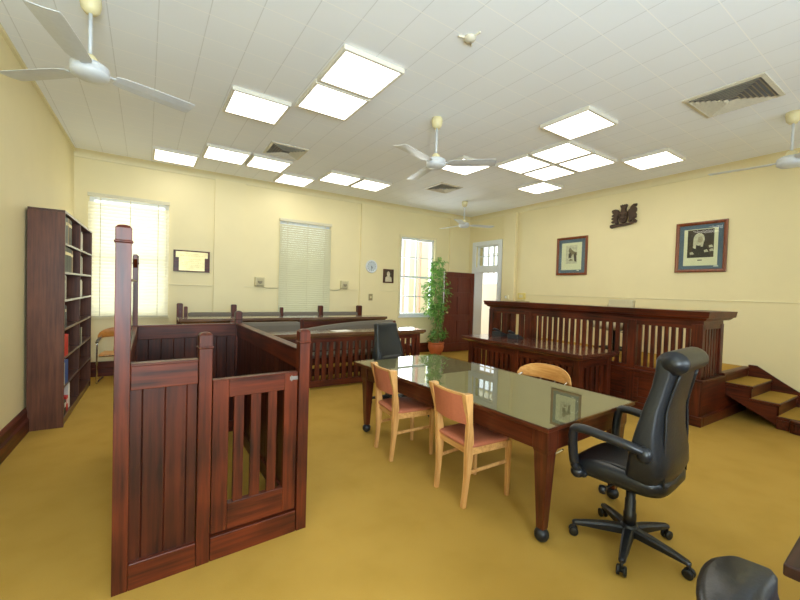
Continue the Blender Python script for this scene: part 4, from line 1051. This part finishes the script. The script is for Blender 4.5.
def draw_scene(r, hw_, h, im):
    a, z0, z1 = .125, .24, .62
    flat(r, [(-a, z0), (a, z0), (a, z1), (-a, z1)], -.0170, M['print_pale'], 'print')
    flat(r, [(-a, z0 + .17), (-.03, z0 + .19), (.0, z0 + .15), (.07, z0 + .27), (.04, z0 + .34), (.0, z0 + .30), (-.05, z0 + .25), (-a, z0 + .23)], -.0174, M['print_mid'], 'trees')
    flat(r, [(-.12, z0 + .03), (-.07, z0 + .05), (-.05, z0 + .20), (-.105, z0 + .22)], -.0178, M['print_sepia'], 'wall_shape')
    flat(r, [(.0, z0 + .12), (.065, z0 + .12), (.065, z0 + .20), (.035, z0 + .235), (.0, z0 + .21)], -.0178, M['print_sepia'], 'building_shape')
    flat(r, [(-.04, z0 + .06), (.06, z0 + .06), (.02, z0 + .10), (-.02, z0 + .09)], -.0178, M['print_mid'], 'boat_shape')
    flat(r, [(-.13, .085), (-.18, .085), (-.18, .10), (-.13, .10)], -.0150, M['paper'], 'title_card')
framed('framed_print', 'wood framed landscape print with blue mount left of the carved crest', 4.435, 5.125, 1.99, 2.785, .05, (.12, .12), draw_scene)
M['print_skin'] = plain('print_midtone', s2l((176, 160, 132)), .6, noise=.2, scale=40)
def draw_judge(r, hw_, h, im):
    a, z0, z1 = .175, .235, .68
    flat(r, [(-a, z0), (a, z0), (a, z1), (-a, z1)], -.0170, M['print_sepia'], 'print')
    rob = [(-.14, z0), (.12, z0), (.10, z0 + .16), (.055, z0 + .23), (-.02, z0 + .23), (-.10, z0 + .14)]
    M['print_black'] = M.get('print_black') or plain('black_print', s2l((44, 34, 26)), .6)
    flat(r, rob, -.0174, M['print_black'], 'robe')
    flat(r, [(.02 + .075 * math.cos(2 * math.pi * i / 20), z0 + .29 + .10 * math.sin(2 * math.pi * i / 20)) for i in range(20)], -.0178, M['print_pale'], 'wig')
    flat(r, [(-.035, z0 + .17), (-.005, z0 + .17), (.0, z0 + .27), (-.045, z0 + .27)], -.0179, M['print_pale'], 'wig_tail')
    flat(r, [(.005 + .034 * math.cos(2 * math.pi * i / 16), z0 + .285 + .05 * math.sin(2 * math.pi * i / 16)) for i in range(16)], -.0182, M['print_skin'], 'face_shape')
    flat(r, [(.06, z0 + .14), (.10, z0 + .16), (.095, z0 + .30), (.05, z0 + .30)], -.0179, M['print_pale'], 'wig_tail')
    for y, z in ((.11, .07), (-.08, .10), (-.15, .11), (-.14, .17)):
        flat(r, [(y - .03, z0 + z - .015), (y + .025, z0 + z - .02), (y + .03, z0 + z + .015), (y - .01, z0 + z + .025)], -.0180, M['print_pale'], 'hand_shape')
    flat(r, [(-.03, .185), (.03, .185), (.03, .20), (-.03, .20)], -.0172, M['print_black'], 'caption')
    flat(r, [(-.18, .085), (-.24, .085), (-.24, .10), (-.18, .10)], -.0150, M['paper'], 'title_card')
framed('framed_portrait', 'wood framed portrait of a wigged figure with blue mount, right of the crest', 2.205, 2.885, 1.995, 2.80, .05, (.115, .115), draw_judge)
# carved coat of arms (y runs to the left as seen from the room)
r = thing('wall_crest', 'carved dark bronze coat of arms on the wall above the judge bench', 'crest', (XR, 3.75, 2.875)); r.scale = (1, 1.02, 1.03)
def carve(nm, pts, d, x=-.004):
    bm = BM(); prism(bm, [(-p[0], p[1]) for p in pts], -d, 'x', x); return obj(nm, bm, M['bronze'], r, bev=.006)
carve('motto_scroll', [(-.235, .0), (-.21, -.015), (-.10, .0), (0, .005), (.12, .015), (.22, .045), (.235, .08), (.20, .085), (.10, .06), (0, .055), (-.12, .05), (-.20, .055), (-.235, .04)], .045)
carve('shield', [(0, .05), (.055, .08), (.075, .15), (.075, .26), (-.075, .26), (-.075, .15), (-.055, .08)], .06)
carve('crown', [(-.05, .26), (.05, .26), (.04, .30), (.05, .335), (.065, .37), (.05, .395), (.03, .375), (.02, .395), (0, .375), (-.02, .395), (-.035, .375), (-.055, .39), (-.055, .35), (-.04, .33), (-.04, .30)], .05)
carve('supporter', [(-.085, .06), (-.10, .14), (-.09, .22), (-.075, .27), (-.10, .31), (-.15, .325), (-.20, .315), (-.215, .28), (-.19, .27), (-.20, .25), (-.17, .24), (-.21, .22), (-.205, .195), (-.165, .19), (-.215, .165), (-.205, .14), (-.17, .13), (-.215, .10), (-.20, .075), (-.15, .085), (-.14, .055)], .045)
carve('supporter', [(.085, .07), (.10, .14), (.085, .22), (.08, .27), (.11, .30), (.125, .34), (.17, .375), (.225, .375), (.22, .335), (.19, .325), (.225, .30), (.225, .25), (.205, .22), (.225, .19), (.22, .13), (.185, .12), (.22, .09), (.19, .08), (.15, .10), (.13, .075)], .045)
bm = BM()
for y, z, q in ((-.04, .20, .022), (.04, .20, .022), (-.03, .13, .02), (.03, .13, .02)): ball(bm, (-.064, y, z), q)
obj('shield_charge', bm, M['bronze'], r, smooth=True)
for y, z, mm, w_, h_, lab in ((6.12 - .0, 1.46, 'outlet_yellow', .20, .15, 'yellowed power outlet on the wall beside the door pilaster'),):
    r = thing('power_outlet', lab, 'outlet', (XR, 6.02, 1.44))
    bm = BM(); box(bm, -.05, 0, -w_ / 2, w_ / 2, 0, h_); obj('plate', bm, M[mm], r, bev=.006)
    bm = BM(); box(bm, -.056, -.05, -.05, .05, .04, .11); obj('socket', bm, M['speaker_cream'], r, bev=.003)
r = thing('wall_switch_box', 'small cream switch box on the pilaster next to the doorway', 'switch', (XR - .09, 6.42, 1.43))
bm = BM(); box(bm, -.02, 0, -.07, .07, 0, .10); obj('plate', bm, M['speaker_cream'], r, bev=.004)
bm = BM(); box(bm, -.027, -.02, -.02, .02, .025, .075); obj('rocker', bm, M['white_paint'], r, bev=.002)

# ------------------------------------------------------------------ potted fig
pf_ = thing('potted_fig', 'tall leafy green fig in a terracotta pot beside the unshaded window', 'plant', (5.86, 7.42, 0))
bm = BM(); lathe(bm, [(0, 0), (.12, 0), (.135, .03), (.185, .13), (.20, .20), (.195, .25), (.18, .275), (.205, .285), (.205, .31), (.17, .31), (.165, .27), (0, .26)], n=32); obj('pot', bm, M['terracotta'], pf_, smooth=True)
bm = BM(); lathe(bm, [(0, .262), (.165, .262), (.165, .275), (0, .285)], n=24); obj('soil', bm, M['soil'], pf_)
stems = []
for k in range(5):
    a = R(72 * k + 20); rr = .05
    tip = (math.cos(a) * .10, math.sin(a) * .08, 1.7 + .12 * k)
    P = smoothpath([(math.cos(a) * rr, math.sin(a) * rr, .26), (math.cos(a) * .04 + .02, math.sin(a) * .05, .75), (math.cos(a + 1) * .05, math.sin(a + 1) * .05, 1.25), tip], 6)
    bm = BM(); tube(bm, P, [.014 - .010 * i / (len(P) - 1) for i in range(len(P))], 7); obj('stem', bm, M['bark'], pf_, smooth=True)
rnd = random.Random(11)
bm = BM()
def leaf(bm, p, d, ln, wd):
    d = d.normalized(); side = d.cross(ZUP)
    side = side.normalized() if side.length > .05 else Vector((1, 0, 0))
    side = (side + Vector((0, 0, rnd.uniform(-.6, .6)))).normalized(); up = side.cross(d).normalized()
    pts = [(0, 0, 0), (.3, .8, .05), (.62, .75, .04), (1, 0, -.12), (.62, -.75, .04), (.3, -.8, .05)]
    v = [bm.verts.new(p + d * (a * ln) + side * (b * wd) + up * (c * ln)) for a, b, c in pts]
    m = bm.verts.new(p + d * (.5 * ln) - up * (.03 * ln))
    for i in range(6): bm.faces.new((v[i], v[(i + 1) % 6], m))
# leafy twigs: clumps of leaves hung along short branches
twigs = [(rnd.uniform(.30, .58), .25) for _ in range(26)] + [(rnd.uniform(.60, .95), .17) for _ in range(16)] + [(rnd.uniform(.95, 1.75), .31) for _ in range(104)] + [(rnd.uniform(1.75, 2.1), .24) for _ in range(32)] + [(rnd.uniform(2.05, 2.34), .15) for _ in range(12)]
for z, rr in twigs:
    a = rnd.uniform(0, 2 * math.pi); ln = rr * rnd.uniform(.55, 1.18)
    root = Vector((.06 * math.sin(z * 3.1), .02, z + .06)); tip = root + Vector((math.cos(a) * ln, math.sin(a) * ln * .8, rnd.uniform(-.12, .10)))
    for i in range(10):
        u = rnd.uniform(.25, 1.0); p = root.lerp(tip, u) + Vector((rnd.gauss(0, .028), rnd.gauss(0, .028), rnd.gauss(0, .03)))
        d = Vector((math.cos(a) * .7 + rnd.uniform(-.6, .6), math.sin(a) * .7 + rnd.uniform(-.6, .6), rnd.uniform(-1.1, .2)))
        leaf(bm, p, d, rnd.uniform(.06, .11), rnd.uniform(.015, .026))
for (bx, bz) in ((-.42, 1.62), (-.40, 1.72), (-.36, 1.48), (.36, 1.55)):      # side sprays
    for i in range(45):
        u = rnd.random(); p = Vector((bx * (.55 + .45 * u) + rnd.uniform(-.05, .05), rnd.uniform(-.1, .1), bz + (u - .5) * -.12 + rnd.uniform(-.07, .07)))
        leaf(bm, p, Vector((math.copysign(.7, bx) + rnd.uniform(-.5, .5), rnd.uniform(-.5, .5), rnd.uniform(-1, .1))), rnd.uniform(.05, .09), rnd.uniform(.014, .022))
fo = obj('foliage', bm, M['leaf'], pf_)

# ------------------------------------------------------------------ light, sky, camera
w = bpy.data.worlds.new('sky'); sc.world = w; w.use_nodes = True
bg = w.node_tree.nodes['Background']; bg.inputs[0].default_value = (.86, .93, 1.0, 1); bg.inputs[1].default_value = 2.6
def area(name, loc, rot, sx, sy, power, col):
    l = bpy.data.lights.new(name, 'AREA'); l.shape = 'RECTANGLE'; l.size = sx; l.size_y = sy; l.energy = power; l.color = col
    o = bpy.data.objects.new(name, l); COL.objects.link(o); o.location = loc; o.rotation_euler = rot
    return o
for i, o_ in enumerate(RW):     # added lamps standing for daylight through the added windows behind the camera
    area('daylight', ((o_[0] + o_[1]) / 2, YF - WT - .15, (o_[2] + o_[3]) / 2), (R(121), 0, 0), 1.5, 1.9, (330, 75, 10)[i], (.74, .86, 1.0))
area('daylight', ((W1[0] + W1[1]) / 2, YB + WT + .25, 1.96), (R(-90), 0, 0), 1.1, 1.95, 16, (1.0, .97, .92))
area('daylight', ((W3[0] + W3[1]) / 2, YB + WT + .6, 1.96), (R(-90), 0, 0), 1.1, 1.95, 60, (.95, .97, 1.0))

F, yaw, pitch, roll = 379.9, R(32.68), R(-1.357), R(1.75)
fw = Vector((math.sin(yaw) * math.cos(pitch), math.cos(yaw) * math.cos(pitch), math.sin(pitch)))
rt = Vector((math.cos(yaw), -math.sin(yaw), 0)); up = rt.cross(fw)
Rv = rt * math.cos(roll) + up * math.sin(roll); Uv = -rt * math.sin(roll) + up * math.cos(roll)
cam = bpy.data.cameras.new('camera'); co = bpy.data.objects.new('camera', cam); COL.objects.link(co)
cam.sensor_width = 36; cam.lens = F / 800 * 36; cam.clip_start = .05
co.matrix_world = Matrix(((Rv.x, Uv.x, -fw.x, 0), (Rv.y, Uv.y, -fw.y, 0), (Rv.z, Uv.z, -fw.z, 1.55), (0, 0, 0, 1)))
sc.camera = co
sc.view_settings.view_transform = 'Standard'; sc.view_settings.look = 'None'; sc.view_settings.gamma = 1.0
sc.view_settings.use_curve_mapping = False; sc.view_settings.exposure = 0.12
sc.cycles.use_denoising = True
sc.cycles.max_bounces = 10; sc.cycles.diffuse_bounces = 6; sc.cycles.transparent_max_bounces = 16
sc.cycles.sample_clamp_indirect = 8.0
